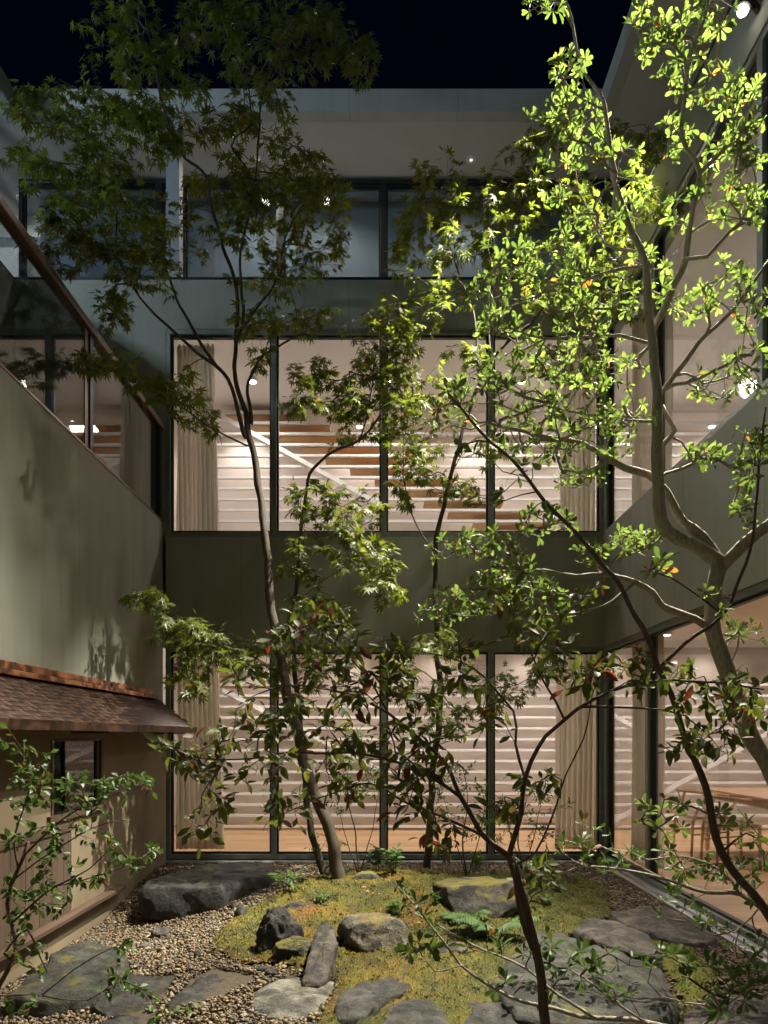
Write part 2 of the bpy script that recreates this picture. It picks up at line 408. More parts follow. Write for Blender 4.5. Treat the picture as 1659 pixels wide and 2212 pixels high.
def window(name, p0, ux, length, z0, z1, cuts, mat, gl, depth=.10, fw=.055, mw=.06):
    """frame along direction ux ('x' or 'y') with panes between the cuts"""
    def bx(m, a, c, z0_, z1_, d0, d1):
        if ux == 'x': m.box(p0[0]+a, p0[0]+c, p0[1]+d0, p0[1]+d1, z0_, z1_)
        else: m.box(p0[0]+d0, p0[0]+d1, p0[1]+a, p0[1]+c, z0_, z1_)
    m = MB()
    bx(m, 0, length, z0, z0+fw, 0, depth); bx(m, 0, length, z1-fw, z1, 0, depth)
    ed = [0]+list(cuts)+[length]
    for i, e in enumerate(ed):
        w = mw if 0 < i < len(ed)-1 else fw*2
        a, c = (e-w/2, e+w/2) if 0 < i < len(ed)-1 else ((e, e+fw) if i == 0 else (e-fw, e))
        bx(m, a, c, z0+fw, z1-fw, 0, depth)
    # inner lip, set back from the face
    w = m.build(name, mat, house, bevel=.004)
    for i in range(len(ed)-1):
        l = MB(); a, c = ed[i]+mw/2, ed[i+1]-mw/2
        if i == 0: a = fw
        if i == len(ed)-2: c = length-fw
        bx(l, a, c, z0+fw, z0+fw+.022, .03, .075); bx(l, a, c, z1-fw-.022, z1-fw, .03, .075)
        bx(l, a, a+.02, z0+fw+.022, z1-fw-.022, .03, .075); bx(l, c-.02, c, z0+fw+.022, z1-fw-.022, .03, .075)
        l.build('sash', M['dark_frame'], w)
        g = MB(); bx(g, a+.02, c-.02, z0+fw+.022, z1-fw-.022, .048, .060); g.build('pane', gl, w)
    return w
wx0 = (357-CX)/F*YF; wl_ = XR+.03-wx0
cuts = [(p-357)/F*YF for p in (591, 829, 1061)]
window('window', (wx0, YF+.004), 'x', wl_, ZW0, ZW1, cuts, M['frame'], M['glass'])
window('window', (wx0, YF+.004), 'x', wl_, ZU0, ZU1, cuts, M['frame'], M['glass'])
ycuts = [5.86, 7.46-.0]
window('window', (XR+.012, -.98), 'y', YF+.96, ZW0, ZW1, [2.9, 4.3+.0, 5.86+1.6-.0], M['frame'], M['glass'], .1, .055, .07)
window('window', (XR+.012, -.98), 'y', YF+.96, ZU0, ZU1, [2.6, 5.5, 7.3], M['frame'], M['glass'], .1, .055, .07)
# balcony glazing behind the parapet
yb = YF+D
u = F/yb
X0 = (40-CX)/u
window('balcony_window', (X0, yb), 'x', XR+D-X0, 6.43, ZS-.03, [(p-40)/u for p in (342, 393, 606, 828, 1056)], M['dark_frame'], M['glass_dark'], .09, .05, .075)
window('balcony_window', (XR+D, -1), 'y', yb+1-.1, 6.43, ZS-.03, [2.5, 4.5, 6.3, 8.0], M['dark_frame'], M['glass_dark'], .09, .05, .075)
window('balcony_window', (XLW-D, -1), 'y', yb+1-.1, 6.43, ZS-.03, [2.5, 4.5, 6.3, 8.0], M['dark_frame'], M['glass_dark'], .09, .05, .075)
b = MB(); b.box(X0+.1, XR+D-.1, yb+.095, yb+.16, ZS-.125, ZS-.035); b.build('curtain_track', M['sill'], house)
# bright room at the left end of the upper floor
yr = 9.3
B(-5.3, -4.56, yr, yr+.05, 6.47, 7.95).build('white_door', simple('white_door', (.8, .78, .74), .6), house)
B(-5.3, -4.56, yr+.02, yr+.07, 7.95, 8.09).build('dark_shelf', M['interior_grey'], house)
B(-5.3, -4.56, yr, yr+.05, 8.09, 8.25).build('white_panel', simple('white_panel', (.7, .69, .67), .6), house)
B(-5.3, -4.56, yr, yr+.05, 8.25, 8.375).build('beige_panel', simple('beige_panel', (.55, .47, .38), .8), house)
# metal sill strips at the foot of the glazing
b = MB(); b.box(XL+.03, XR-.12, YF-.10, YF+.002, -.03, .022); b.build('sill', M['sill'], house, bevel=.004)
b = MB(); b.box(XR-.10, XR+.008, -1, YF-.001, -.03, .024); b.box(XR-.05, XR+.008, -1, YF-.002, .024, .045); b.build('sill', M['sill'], house, bevel=.004)
# oak floor boards
y = YF+.13; i = 0
while y < YF+3.15:
    for (a, c) in ((-3.2, -3.2+1.3+(i*0.77) % 1.6), (-3.2+1.3+(i*0.77) % 1.6, 1.2+(i*.53) % 1.1), (1.2+(i*.53) % 1.1, XR+4.98)):
        B(a+.001, c-.001, y+.001, y+.149, .02, .05).build('floorboard', M['oak'], house)
    y += .15; i += 1
y = 1.0
while y < YF+.12:
    s = XR+.13+.8+(i*.61) % 1.5
    for (a, c) in ((XR+.13, s), (s, XR+4.98)):
        B(a+.001, c-.001, y+.001, y+.149, .02, .05).build('floorboard', M['oak'], house)
    y += .15; i += 1

# ---- stair of white steel bars with oak treads
YB = 10.0; kb = F/YB
st = thing('steel_stair', 'white steel bar stair with oak treads behind the tall windows', 'stair', (0, YB, .05))
zs = [1.4+(HY-889)/kb-.1573*k for k in range(39)]
for k, z in enumerate(zs):
    if 2.18 < z < 3.6 or z < .04: continue
    B(-3.0, XR+4.9, YB, YB+.055, z-.017, z+.017).build('bar', M['white_steel'], st)
def flight(z_top, x_start, n, dx):
    for k in range(n):
        z = z_top-.1573*k; x = x_start+dx*k
        B(x, x+1.15, YB+.06, YB+.36, z-.03, z+.012).build('tread', M['tread'], st)
flight(zs[0], (485-CX)/kb, 12, .36)
flight(zs[24]+.0, -3.0, 15, .36)
for a, c in (((468, 893), (825, 1092)), ((480, 1490), (830, 1668)), ((1230, 1490), (1420, 1600)), ((1700, 1560), (1280, 1800))):
    pa, pb = P(a[0], a[1], YB-.03), P(c[0], c[1], YB-.03)
    MB().prism(pa, pb, .02, .06).build('brace', M['white_steel'], st)
# ---- curtains
def curtain(x0, x1, y, z0, z1, folds, flare, label, axis='x'):
    n = folds*10; nz = 14; V = []
    for j in range(nz+1):
        t = j/nz; z = z1+(z0-z1)*t
        for i in range(n+1):
            s = i/n
            x = x0+(x1-x0)*s*(1+flare*t) if flare > 0 else x1-(x1-x0)*(1-s)*(1-flare*t)
            a = .03+.012*math.sin(7*s+2)
            d = a*math.sin(s*folds*2*math.pi+.6*math.sin(5*t+3*s))+.012*math.sin(13*s+4*t)
            V.append((x, y+d, z) if axis == 'x' else (y+d, x, z))
    Fc = [(j*(n+1)+i, j*(n+1)+i+1, (j+1)*(n+1)+i+1, (j+1)*(n+1)+i) for j in range(nz) for i in range(n)]
    o = link('curtain', np_mesh('curtain', V, Fc, True), M['curtain'])
    so = o.modifiers.new('thick', 'SOLIDIFY'); so.thickness = .004
    tag(o, label, 'curtain')
yc = YF+.28; kc = F/yc
cxx = lambda p: (p-CX)/kc
curtain(cxx(382), cxx(462), yc, 3.4, 5.92, 9, .16, 'beige linen curtain gathered at the upper window beside the terrace wall')
curtain(cxx(1215), cxx(1285), yc, 3.4, 5.92, 7, -.12, 'beige linen curtain in the upper corner window behind the bright tree')
curtain(cxx(382), cxx(470), yc, .10, 2.6, 9, .16, 'beige linen curtain gathered in the ground floor window next to the copper roof')
curtain(cxx(1205), cxx(1290), yc, .10, 2.6, 8, -.1, 'beige linen curtain in the ground floor back window at the glass corner')
curtain(6.9, 7.6, XR+.3, .10, 2.6, 8, -.1, 'sheer beige curtain behind the ground floor side glazing', 'y')
curtain(6.7, 7.6, XR+.3, 3.4, 5.92, 9, -.05, 'sheer beige curtain behind the upper side glazing', 'y')
# ---- table and chairs
def table(cx, cy, z0, lx, ly, label):
    t = thing('dining_table', label, 'table', (cx, cy, z0))
    B(cx-lx/2, cx+lx/2, cy-ly/2, cy+ly/2, z0+.70, z0+.73).build('tabletop', M['furn'], t, bevel=.005)
    b = MB(); b.box(cx-lx/2+.08, cx+lx/2-.08, cy-ly/2+.08, cy-ly/2+.105, z0+.61, z0+.70); b.box(cx-lx/2+.08, cx+lx/2-.08, cy+ly/2-.105, cy+ly/2-.08, z0+.61, z0+.70)
    b.box(cx-lx/2+.08, cx-lx/2+.105, cy-ly/2+.105, cy+ly/2-.105, z0+.61, z0+.70); b.box(cx+lx/2-.105, cx+lx/2-.08, cy-ly/2+.105, cy+ly/2-.105, z0+.61, z0+.70)
    b.build('apron', M['furn'], t)
    for sx in (-1, 1):
        for sy in (-1, 1):
            x, y = cx+sx*(lx/2-.06), cy+sy*(ly/2-.06)
            MB().tube([(x, y, z0), (x-sx*.01, y-sy*.01, z0+.698)], [.03, .045], 4).build('leg', M['furn'], t)
def chair(x, y, z0, rz, label):
    t = thing('wooden_chair', label, 'chair', (x, y, z0), 'chairs at the dining table')
    rot = Matrix.Rotation(rz, 3, 'Z')
    q = lambda p: tuple(rot @ Vector(p)+Vector((x, y, z0)))
    def add(m, name, mat, smooth=True):
        m.v = [q(v) for v in m.v]; m.build(name, mat, t, smooth)
    s = MB(); s.box(-.22, .22, -.2, .2, .425, .455); add(s, 'seat', M['seat'], False)
    for sx in (-1, 1):
        add(MB().tube([(sx*.22, -.2, 0), (sx*.215, -.2, .455)], [.013, .019], 8), 'leg', M['furn'])
        add(MB().tube([(sx*.21, .22, 0), (sx*.205, .2, .4), (sx*.235, .14, .58), (sx*.26, .04, .70)], [.013, .019, .017, .014], 8), 'leg', M['furn'])
        add(MB().tube([(sx*.215, -.2, .28), (sx*.207, .2, .25)], .010, 6), 'stretcher', M['furn'])
    pts = [(.27*math.cos(a), -.02+.27*math.sin(a), .715+.02*math.sin(a)) for a in [R(d) for d in range(-15, 196, 15)]]
    add(MB().tube(pts, .016, 8), 'top_rail', M['furn'])
    add(MB().tube([(0, .19, .44), (0, .215, .57), (.07, .235, .73)], .012, 6), 'back_splat', M['furn'])
    add(MB().tube([(0, .215, .57), (-.07, .235, .73)], .012, 6), 'back_splat', M['furn'])
table(4.3, 7.62, .05, .98, 1.6, 'oak dining table seen through the ground floor side glazing')
chair(3.62, 7.98, .05, R(94), 'wishbone backed wooden chair at the glass side of the table towards the stair')
chair(3.60, 7.25, .05, R(86), 'wishbone backed wooden chair at the glass side of the table away from the stair')
chair(5.0, 7.6, .05, R(-90), 'wishbone backed wooden chair on the far long side of the oak table')
# ---- lamps of the rooms
def room_lamp(x, y, z, power, color, label, group, r=.045, cone=165, soft=.2):
    t = thing('ceiling_downlight', label, 'lamp', (x, y, z), group)
    MB().tube([(x, y, z), (x, y, z-.05)], [.06, .06], 14).build('housing', M['white_steel'], t)
    MB().tube([(x, y, z-.051), (x, y, z-.056)], [r, r], 14).build('lens', M['lamp'] if r > .03 else M['dim_lens'], t)
    l = bpy.data.lights.new('downlight', 'SPOT'); l.energy = power; l.color = color; l.spot_size = R(cone); l.spot_blend = .6; l.shadow_soft_size = soft
    o = bpy.data.objects.new('lamp_light', l); COL.objects.link(o); o.location = (x, y, z-.075); attach(o, t)
WARM = (1, .895, .80)
for x in (-1.78, .02, 1.82, 3.7, 5.6):
    room_lamp(x, 9.3, 6.2, 110, WARM, 'small bright ceiling downlight in the upper stair room', 'downlights of the upper room')
for x in (-2.2, -.4, 1.4, 3.2, 5.0):  # added row, keeps the wall behind the bars evenly lit
    room_lamp(x, 10.65, 6.2, 42, WARM, 'downlight added in the stair void to even out the far room wall', 'added downlights of the stair void')
for x in (-2.0, -.6, .8, 2.2, 3.6, 5.0):  # added lamps washing the stair wall behind the white bars
    room_lamp(x, 10.62, 2.8, 13, WARM, 'downlight added under a ledge to wash the wall behind the white bars', 'added wall wash downlights')
for x in (-1.78, .02, 1.82):
    room_lamp(x, 8.75, 2.75, 130, WARM, 'ceiling downlight in the ground floor room behind the back window', 'downlights of the ground floor')
for x, y in ((3.6, 8.9), (5.4, 9.0), (4.6, 6.3), (4.4, 4.2)):
    room_lamp(x, y, 2.75, 105, WARM, 'ceiling downlight above the dining table side of the house', 'downlights of the dining room')
for y in (6.4, 4.0):
    room_lamp(4.4, y, 6.2, 16, WARM, 'ceiling downlight in the upper room of the side wing', 'downlights of the side wing')
for p in (430, 625, 1015):
    room_lamp((p-CX)/F*(yb+.2), yb+.22, ZS+.02, .6, (1, .85, .68), 'small warm downlight behind the head of the balcony glazing', 'glazing head downlights', .02, 140, .03)
for p in (560, 700, 1015):  # added lamps, brighten the soffit by bounce off the balcony floor
    x = (p-CX)/F*(yb-.12)
    room_lamp(x, yb-.25, ZS+.045, 60, (1, .9, .8), 'warm downlight added at the balcony soffit to brighten it by bounce', 'added balcony soffit lights', .02, 150, .05)
for y in (2.5, 4.5, 6.5):
    room_lamp(XR+D-.12, y, ZS+.045, 16, (1, .9, .8), 'warm downlight in the side balcony soffit above the parapet', 'side balcony downlights', .02, 150, .05)
room_lamp(-4.72, yb+.35, ZS+.03, 9, (1, .9, .78), 'ceiling lamp in the bright upper end room', 'end room lamps', .02)
def pendant(x, y, z, power, color, label):  # unseen lamps added to throw the slanting light on the upper back wall
    t = thing('unseen_pendant', label, 'lamp', (x, y, z), 'added pendant lamps of the terrace side wing')
    bm = bmesh.new(); bmesh.ops.create_uvsphere(bm, u_segments=16, v_segments=10, radius=.09); bmesh.ops.translate(bm, verts=bm.verts, vec=(x, y, z))
    me = bpy.data.meshes.new('globe'); bm.to_mesh(me); bm.free(); link('globe', me, M['globe'], t)
    MB().tube([(x, y, z+.09), (x, y, ZS)], .004, 6).build('cord', M['black'], t)
    l = bpy.data.lights.new('pendant', 'POINT'); l.energy = power; l.color = color; l.shadow_soft_size = .1
    o = bpy.data.objects.new('unseen_pendant_light', l); COL.objects.link(o); o.location = (x, y, z); attach(o, t)
pendant(-6.0, 3.2, 7.6, 2000, (.74, .88, 1), 'unseen globe pendant added in the upper room behind the terrace')
pendant(-6.0, 5.2, 7.6, 1300, (.74, .88, 1), 'unseen globe pendant added in the upper room nearer the back wall')

# ---- low terrace wall with glass balustrade
tw = thing('terrace_wall', 'board smooth concrete wall rising above the copper lean-to roof', 'wall', (XL-.1, 5, -.3))
b = MB(); b.box(XL-.2, XL, -1, YF-.001, -.35, 3.79); b.build('wall_face', M['concrete'], tw)
b = MB(); b.box(XLW+.001, XL-.2, -1, YF-.001, 3.3, 3.6); b.build('terrace_deck', M['concrete'], tw)
b = MB(); b.box(XL-.21, XL+.006, -1, YF-.002, 3.79, 3.81); b.build('coping', M['bronze'], tw)
bal = thing('glass_balustrade', 'framed glass balustrade with bronze handrail on the terrace wall', 'balustrade', (XL-.05, 5, 3.81))
MB().box(XL-.075, XL+.02, -1, YF-.003, 4.81, 4.88).build('handrail', M['bronze'], bal, bevel=.01)
ypost = [2.2, 4.2, -XL*F/(CX-200), YF-.06]
for yp in ypost:
    B(XL-.055, XL-.005, yp-.03, yp+.03, 3.811, 4.809).build('post', M['dark_frame'], bal)
B(XL-.04, XL-.018, ypost[2]-.105, ypost[2]-.036, 3.811, 4.809).build('post', M['bronze'], bal)
for a, c in zip([-.9]+ypost[:-1], ypost):
    B(XL-.035, XL-.023, a+.035, c-.035, 3.83, 4.805).build('pane', M['glass_rail'], bal)

# ---- plaster lean-to with copper roof
XP = XL+.05
ann = thing('plaster_outbuilding', 'low earthen plaster outbuilding under a copper shingle lean-to roof', 'outbuilding', (XP, 5, -.3))
yw0, yw1, zw0, zw1 = 5.05, 5.97, .82, 1.385
yd1, zd0, zd1 = 5.38, .06, .72
b = MB()
x0, x1 = XL+.002, XP
b.box(x0, x1, yw1, YF-.05, -.4, 1.70)
b.box(x0, x1, -1, yw0, zd1, 1.70)
b.box(x0, x1, yw0, yw1, zw1, 1.70); b.box(x0, x1, yd1, yw1, -.4, zw0); b.box(x0, x1, yw0, yd1, zd1, zw0)
b.box(x0, x1, -1, yd1, -.4, zd0)
b.build('plaster_wall', M['plaster'], ann)
w = MB(); w.box(XP-.03, XP+.012, yw1-.05, yw1, zw0, zw1); w.box(XP-.03, XP+.008, yw0, yw0+.03, zw0, zw1)
w.box(XP-.03, XP+.03, yw0-.06, yw1+.02, zw0-.045, zw0); w.box(XP-.03, XP+.008, yw0+.03, yw1-.05, zw1-.02, zw1); w.box(XP-.034, XP-.005, yw1-.09, yw1-.053, zw0, zw1-.021)
wo = w.build('small_window', M['dark_wood'], ann)
B(XP-.03, XP-.02, yw0+.03, yw1-.09, zw0, zw1-.02).build('pane', glass('small_pane', .16, (.25, .25, .25)), wo)
# plank shutter with rails
y = 3.2; 
while y < yd1-.05:
    B(XP-.03, XP+.010, y+.002, min(y+.182, yd1-.03), zd0, zd1-.04).build('plank', M['plank'], ann); y += .185
b = MB(); b.box(XP-.03, XP+.022, 2.5, yd1+.002, zd1-.04, zd1+.02); b.box(XP-.03, XP+.018, 4.22, 4.30, zd0, zd1-.042); b.build('door_frame', M['dark_wood'], ann)
MB().box(XP, XP+.085, 2.5, 6.3, .02, .058).build('sill_beam', M['dark_wood'], ann, bevel=.006)
# roof
rt, re = Vector((XL+.004, 0, 1.80)), Vector((-2.08, 0, 1.49)); RY1 = 7.60
sl = (re-rt); sll = sl.length; sd = sl.normalized(); nrm = Vector((-sd.z, 0, sd.x)); nrm = nrm if nrm.z > 0 else -nrm
b = MB(); a0 = rt-nrm*.035; a1 = re-nrm*.035
b.v = [(a0.x, -1, a0.z), (a1.x, -1, a1.z), (a1.x, RY1-.02, a1.z), (a0.x, RY1-.02, a0.z)]+[(p.x, yy, p.z) for yy, p in ((-1, rt-nrm*.006), (-1, re-nrm*.006), (RY1-.02, re-nrm*.006), (RY1-.02, rt-nrm*.006))]
b.f = [(0, 3, 2, 1), (4, 5, 6, 7), (0, 1, 5, 4), (1, 2, 6, 5), (2, 3, 7, 6), (3, 0, 4, 7)]
roof = b.build('roof', M['dark_wood'], ann)
NR = 11; sw = .29; ex = sll/NR
def shingle_mesh():
    hw = sw/2-.0015; L = ex*1.55; t = .0035
    v = []
    for zz in (0, t):
        v += [(0, -hw, zz), (L, -hw, zz), (L, hw, zz), (0, hw, zz)]
    f = [(0, 3, 2, 1), (4, 5, 6, 7), (0, 1, 5, 4), (1, 2, 6, 5), (2, 3, 7, 6), (3, 0, 4, 7)]
    me = bpy.data.meshes.new('shingle'); me.from_pydata(v, [], f); me.materials.append(M['copper']); return me
sme = shingle_mesh()
cnt = 0
for r in range(NR):
    y = RY1-sw/2-[0, .5, .22, .7][r % 4]*sw
    while y > 2.9:
        s = ex*(r)-ex*.5
        p = rt+sd*max(s, 0.0)+nrm*(.004+random.uniform(0, .0015))
        tilt = R(-3.2)+R(random.uniform(-.6, .6))
        X = (sd*math.cos(tilt)-nrm*math.sin(tilt)*-1).normalized()
        X = (sd*math.cos(.05)+nrm*math.sin(.05)).normalized() if s > 0 else sd
        Yv = Vector((0, 1, 0)); Z = X.cross(Yv).normalized(); 
        if Z.z < 0: Z = -Z; 
        Mx = Matrix((X, Yv, Z)).transposed().to_4x4(); Mx.translation = (p.x, y+random.uniform(-.004, .004), p.z)
        o = bpy.data.objects.new('shingle', sme); COL.objects.link(o); o.parent = roof; o.matrix_basis = Mx; cnt += 1
        y -= sw
# eave face pieces, flashing, corbels
y = RY1-.02
while y > 2.6:
    e = re+nrm*.02
    MB().prism((e.x-.0, y-.296, e.z-.035), (e.x-.0, y, e.z-.035), .016, .062, (.25, 0, 1)).build('eave_plate', M['copper'], roof); y -= .30
b = MB(); b.box(XL+.002, XL+.022, -1, RY1-.25, 1.845, 1.895); b.box(XL+.002, XL+.06, -1, RY1-.2, 1.80, 1.838)
b.build('flashing', M['copper_bright'], roof, bevel=.004)
for yc_ in (3.6, 5.6, 7.25):
    B(XP, -2.14, yc_-.22, yc_+.22, 1.425, 1.455).build('corbel', M['dark_wood'], roof)

# ================================================================== STONES
def smoothloop(pts, n):
    m = len(pts); out = []
    for i in range(n):
        t = i/n*m; k = int(t); f = t-k
        p0, p1, p2, p3 = (pts[(k+j) % m] for j in (-1, 0, 1, 2))
        out.append(tuple(.5*((2*p1[a])+(-p0[a]+p2[a])*f+(2*p0[a]-5*p1[a]+4*p2[a]-p3[a])*f*f+(-p0[a]+3*p1[a]-3*p2[a]+p3[a])*f**3) for a in (0, 1)))
    return out
STONE_POLYS = []
def slab(px, ztop, depth, mat, label, seed, name='stepping_stone', group=None, rough=.019, dome=.02, tilt=(0, 0)):
    """flat stone: top outline traced in the photograph, laid on the plane ztop"""
    c = [((x-CX)/F*(EYE-ztop)*F/(y-HY), (EYE-ztop)*F/(y-HY)) for x, y in px]
    n = 96; lp0 = smoothloop(c, n); m_ = len(c); lp = []
    for i_ in range(n):
        t_ = i_/n*m_; k_ = int(t_); f_ = t_-k_; p1, p2 = c[k_ % m_], c[(k_+1) % m_]
        lp.append(tuple(.35*lp0[i_][a]+.65*(p1[a]+(p2[a]-p1[a])*f_) for a in (0, 1)))
    cx = sum(p[0] for p in lp)/n; cy_ = sum(p[1] for p in lp)/n
    STONE_POLYS.append([(cx+(p[0]-cx)*1.0, cy_+(p[1]-cy_)*1.0) for p in lp])
    rings = [(1.0, -depth), (1.03, -depth*.75), (1.04, -depth*.5), (1.03, -depth*.3), (1.015, -.04), (1.0, -.018), (.982, -.005), (.95, .0), (.88, dome*.3), (.78, dome*.55), (.66, dome*.75), (.53, dome*.85), (.4, dome*.95), (.26, dome), (.12, dome)]
    V = []; so = Vector((seed*7.3, seed*3.1, seed*1.7))
    for s, z in rings:
        for x, y in lp:
            q = Vector((cx+(x-cx)*s, cy_+(y-cy_)*s, ztop+z))
            q.z += tilt[0]*(q.x-cx)+tilt[1]*(q.y-cy_)
            h = noise.noise(q*4+so)*1.3+noise.noise(q*10+so)*.8+(abs(noise.noise(q*7-so))-.25)*1.5+noise.noise(q*26+so)*.45
            d = noise.noise_vector(q*6+so)*rough*1.2+noise.noise_vector(q*18+so)*rough*.7
            d.z = h*rough*(1.0 if s < .97 else .5)
            if s < .9: d.x *= .2; d.y *= .2
            V.append(tuple(q+d))
    V.append((cx, cy_, ztop+dome))
    k = len(rings)
    Fc = [(j*n+i, j*n+(i+1) % n, (j+1)*n+(i+1) % n, (j+1)*n+i) for j in range(k-1) for i in range(n)]
    tri = [((k-1)*n+i, (k-1)*n+(i+1) % n, k*n) for i in range(n)]
    me = bpy.data.meshes.new(name); me.from_pydata(V, [], Fc+tri); me.polygons.foreach_set('use_smooth', [True]*len(me.polygons)); me.update()
    return tag(link(name, me, mat), label, 'stone', group)
def boulder(c, size, mat, label, seed, rz=0, cuts=9, amp=.12, name='boulder', flat=None, cat='stone', sub=5, group=None, tilt=0):
    bm = bmesh.new(); bmesh.ops.create_icosphere(bm, subdivisions=sub, radius=1.0)
    rr = random.Random(seed); so = Vector((seed*5.1, seed*2.3, seed*9.7))
    planes = []
    for _ in range(cuts):
        d = Vector((rr.gauss(0, 1), rr.gauss(0, 1), rr.gauss(0, .8))).normalized(); planes.append((d, rr.uniform(.62, .9)))
    if flat: planes.append((Vector((rr.uniform(-.12, .12), rr.uniform(-.12, .12), 1)).normalized(), flat))
    rot = Matrix.Rotation(rz, 3, 'Z') @ Matrix.Rotation(tilt, 3, 'Y')
    for v in bm.verts:
        p = v.co.copy()
        p *= 1+amp*noise.noise(p*1.6+so)*1.4
        for d, h in planes:
            e = p.dot(d)-h
            if e > 0: p -= d*e*.93
        p += p.normalized()*(amp*.35*noise.noise(p*4+so)+amp*.2*noise.noise(p*10+so)+amp*.12*noise.noise(p*24+so))
        p = Vector((p.x*size[0], p.y*size[1], p.z*size[2]))
        v.co = rot @ p+Vector(c)
    me = bpy.data.meshes.new(name); bm.to_mesh(me); bm.free()
    me.polygons.foreach_set('use_smooth', [True]*len(me.polygons))
    STONE_POLYS.append([(c[0]+size[0]*.8*math.cos(a)*math.cos(rz)-size[1]*.8*math.sin(a)*math.sin(rz), c[1]+size[0]*.8*math.cos(a)*math.sin(rz)+size[1]*.8*math.sin(a)*math.cos(rz)) for a in [k*.4 for k in range(16)]])
    return tag(link(name, me, mat), label, cat, group)
L7 = lambda pts: [(x*.5001, 1770+y*.5001) for x, y in pts]
L8 = lambda pts: [(829.6+x*.5, 1770+y*.5) for x, y in pts]
SG = 'stepping stones'
slab(L7([(30, 775), (100, 690), (200, 620), (280, 545), (400, 515), (550, 590), (560, 650), (500, 690), (450, 745), (370, 782), (200, 788)]), -.10, .2, M['rock_flat'], 'broad brown-green stone lying beside the plaster wall', 1, 'flat_stone')
slab(L7([(400, 790), (480, 700), (560, 670), (740, 675), (752, 690), (735, 750), (690, 810), (600, 845), (470, 845)]), -.09, .16, M['rock_dark'], 'dark mossy stepping stone between the broad brown stone and a plain dark one', 2)
slab(L7([(705, 820), (760, 760), (850, 680), (920, 655), (1000, 675), (1095, 705), (1080, 740), (940, 800), (830, 820), (750, 840)]), -.05, .16, M['rock_step'], 'dark grey pointed stepping stone in the gravel', 3)
slab(L7([(1085, 790), (1110, 735), (1200, 690), (1290, 672), (1400, 690), (1445, 715), (1420, 770), (1360, 840), (1300, 862), (1180, 860), (1100, 830)]), -.0, .18, M['rock_pale'], 'pale speckled grey stepping stone at the edge of the moss', 4)
slab([(722, 2165), (765, 2125), (820, 2110), (880, 2113), (893, 2130), (835, 2160), (800, 2195), (755, 2205), (720, 2195)], .05, .18, M['rock_step'], 'charcoal angular stepping stone set in orange moss', 5)
slab([(815, 2235), (830, 2190), (855, 2168), (890, 2156), (930, 2158), (958, 2178), (970, 2220), (900, 2260)], .05, .18, M['rock_step'], 'rounded charcoal stepping stone touching the angular one', 6)
slab([(1000, 2185), (1030, 2165), (1065, 2160), (1115, 2180), (1175, 2212), (1150, 2250), (1060, 2260), (1005, 2230)], .04, .18, M['rock_step'], 'charcoal stepping stone between yellow moss and the red shrub stem', 7)
slab(L8([(470, 690), (560, 580), (640, 495), (750, 487), (900, 530), (1050, 570), (1150, 600), (1210, 670), (1250, 780), (1240, 830), (1100, 870), (800, 890), (600, 850), (510, 770)]), .10, .28, M['rock_flat'], 'large broad greenish slab under the shrub branches', 8, 'flat_stone', rough=.026, dome=.03)
slab(L8([(805, 480), (860, 440), (1000, 435), (1130, 490), (1195, 570), (1185, 598), (1090, 575), (950, 540), (870, 512)]), .13, .2, M['rock_brown'], 'narrow light brown stone overlapping the large slab', 9, 'flat_stone')
slab(L8([(980, 405), (1080, 375), (1210, 370), (1330, 430), (1445, 495), (1440, 520), (1300, 530), (1150, 495), (1050, 460)]), .06, .16, M['rock_brown'], 'broad brown flat stone beside the metal window sill', 10, 'flat_stone')
slab(L8([(1290, 830), (1400, 775), (1540, 760), (1680, 765), (1700, 850), (1640, 940), (1320, 930)]), .05, .18, M['rock_brown'], 'brown stone in the gravel under the shrub by the side glazing', 11, 'flat_stone')
slab(L7([(370, 895), (500, 855), (620, 850), (690, 880), (660, 950), (420, 960)]), -.1, .15, M['rock_step'], 'low grey stone beside the dark mossy stepping stone', 12, 'flat_stone')
slab([(655, 2098), (668, 2050), (685, 2018), (705, 2010), (722, 2020), (728, 2052), (712, 2080), (690, 2098)], .11, .2, M['rock_brown'], 'small leaning slab rising out of the orange moss', 13, 'boulder', tilt=(.1, .15))
# back-left boulder: traced top, high sides
slab(L7([(610, 285), (700, 240), (830, 208), (1070, 178), (1175, 200), (1170, 235), (1000, 275), (950, 292), (800, 290), (680, 296)]), .13, .28, M['rock_dark'], 'long dark flat topped boulder near the back window', 14, 'boulder', rough=.02, dome=.015)
g = ground(596, 2052); boulder((g.x, g.y+.05, g.z+.06), (.15, .13, .22), M['rock_dark'], 'jagged black rock standing in the orange moss', 21, .4, 11, .3, tilt=-.35)
g = ground(638, 2075); boulder((g.x, g.y+.05, g.z+.03), (.15, .12, .13), M['rock_moss'], 'mossy lump leaning on the jagged black rock', 22, .1, 8, .25)
g = ground(815, 2065); boulder((g.x+.0, g.y+.12, g.z+.05), (.25, .24, .21), M['rock_lichen'], 'yellow lichen covered boulder amid the moss', 23, .3, 8, .18, flat=.8)
g = ground(1040, 1985); boulder((g.x, g.y+.25, g.z+.05), (.40, .36, .28), M['rock_moss'], 'dark boulder with a flat mossy top below the tall maple', 24, .2, 8, .16, flat=.6)
g = ground(965, 2070); boulder((g.x, g.y, g.z+.0), (.16, .12, .09), M['rock_brown'], 'low brown rock behind the fern in the moss', 25, .4, 8, .2)
g = ground(635, 1968); boulder((g.x, g.y, g.z+.01), (.13, .09, .08), M['rock_dark'], 'small dark rock beside the strap leaved plant', 26, .9, 8, .2)
g = ground(520, 1985); boulder((g.x, g.y, g.z+.02), (.05, .05, .09), M['rock_dark'], 'thin upright dark stone at the moss edge', 27, .2, 8, .2, sub=3)
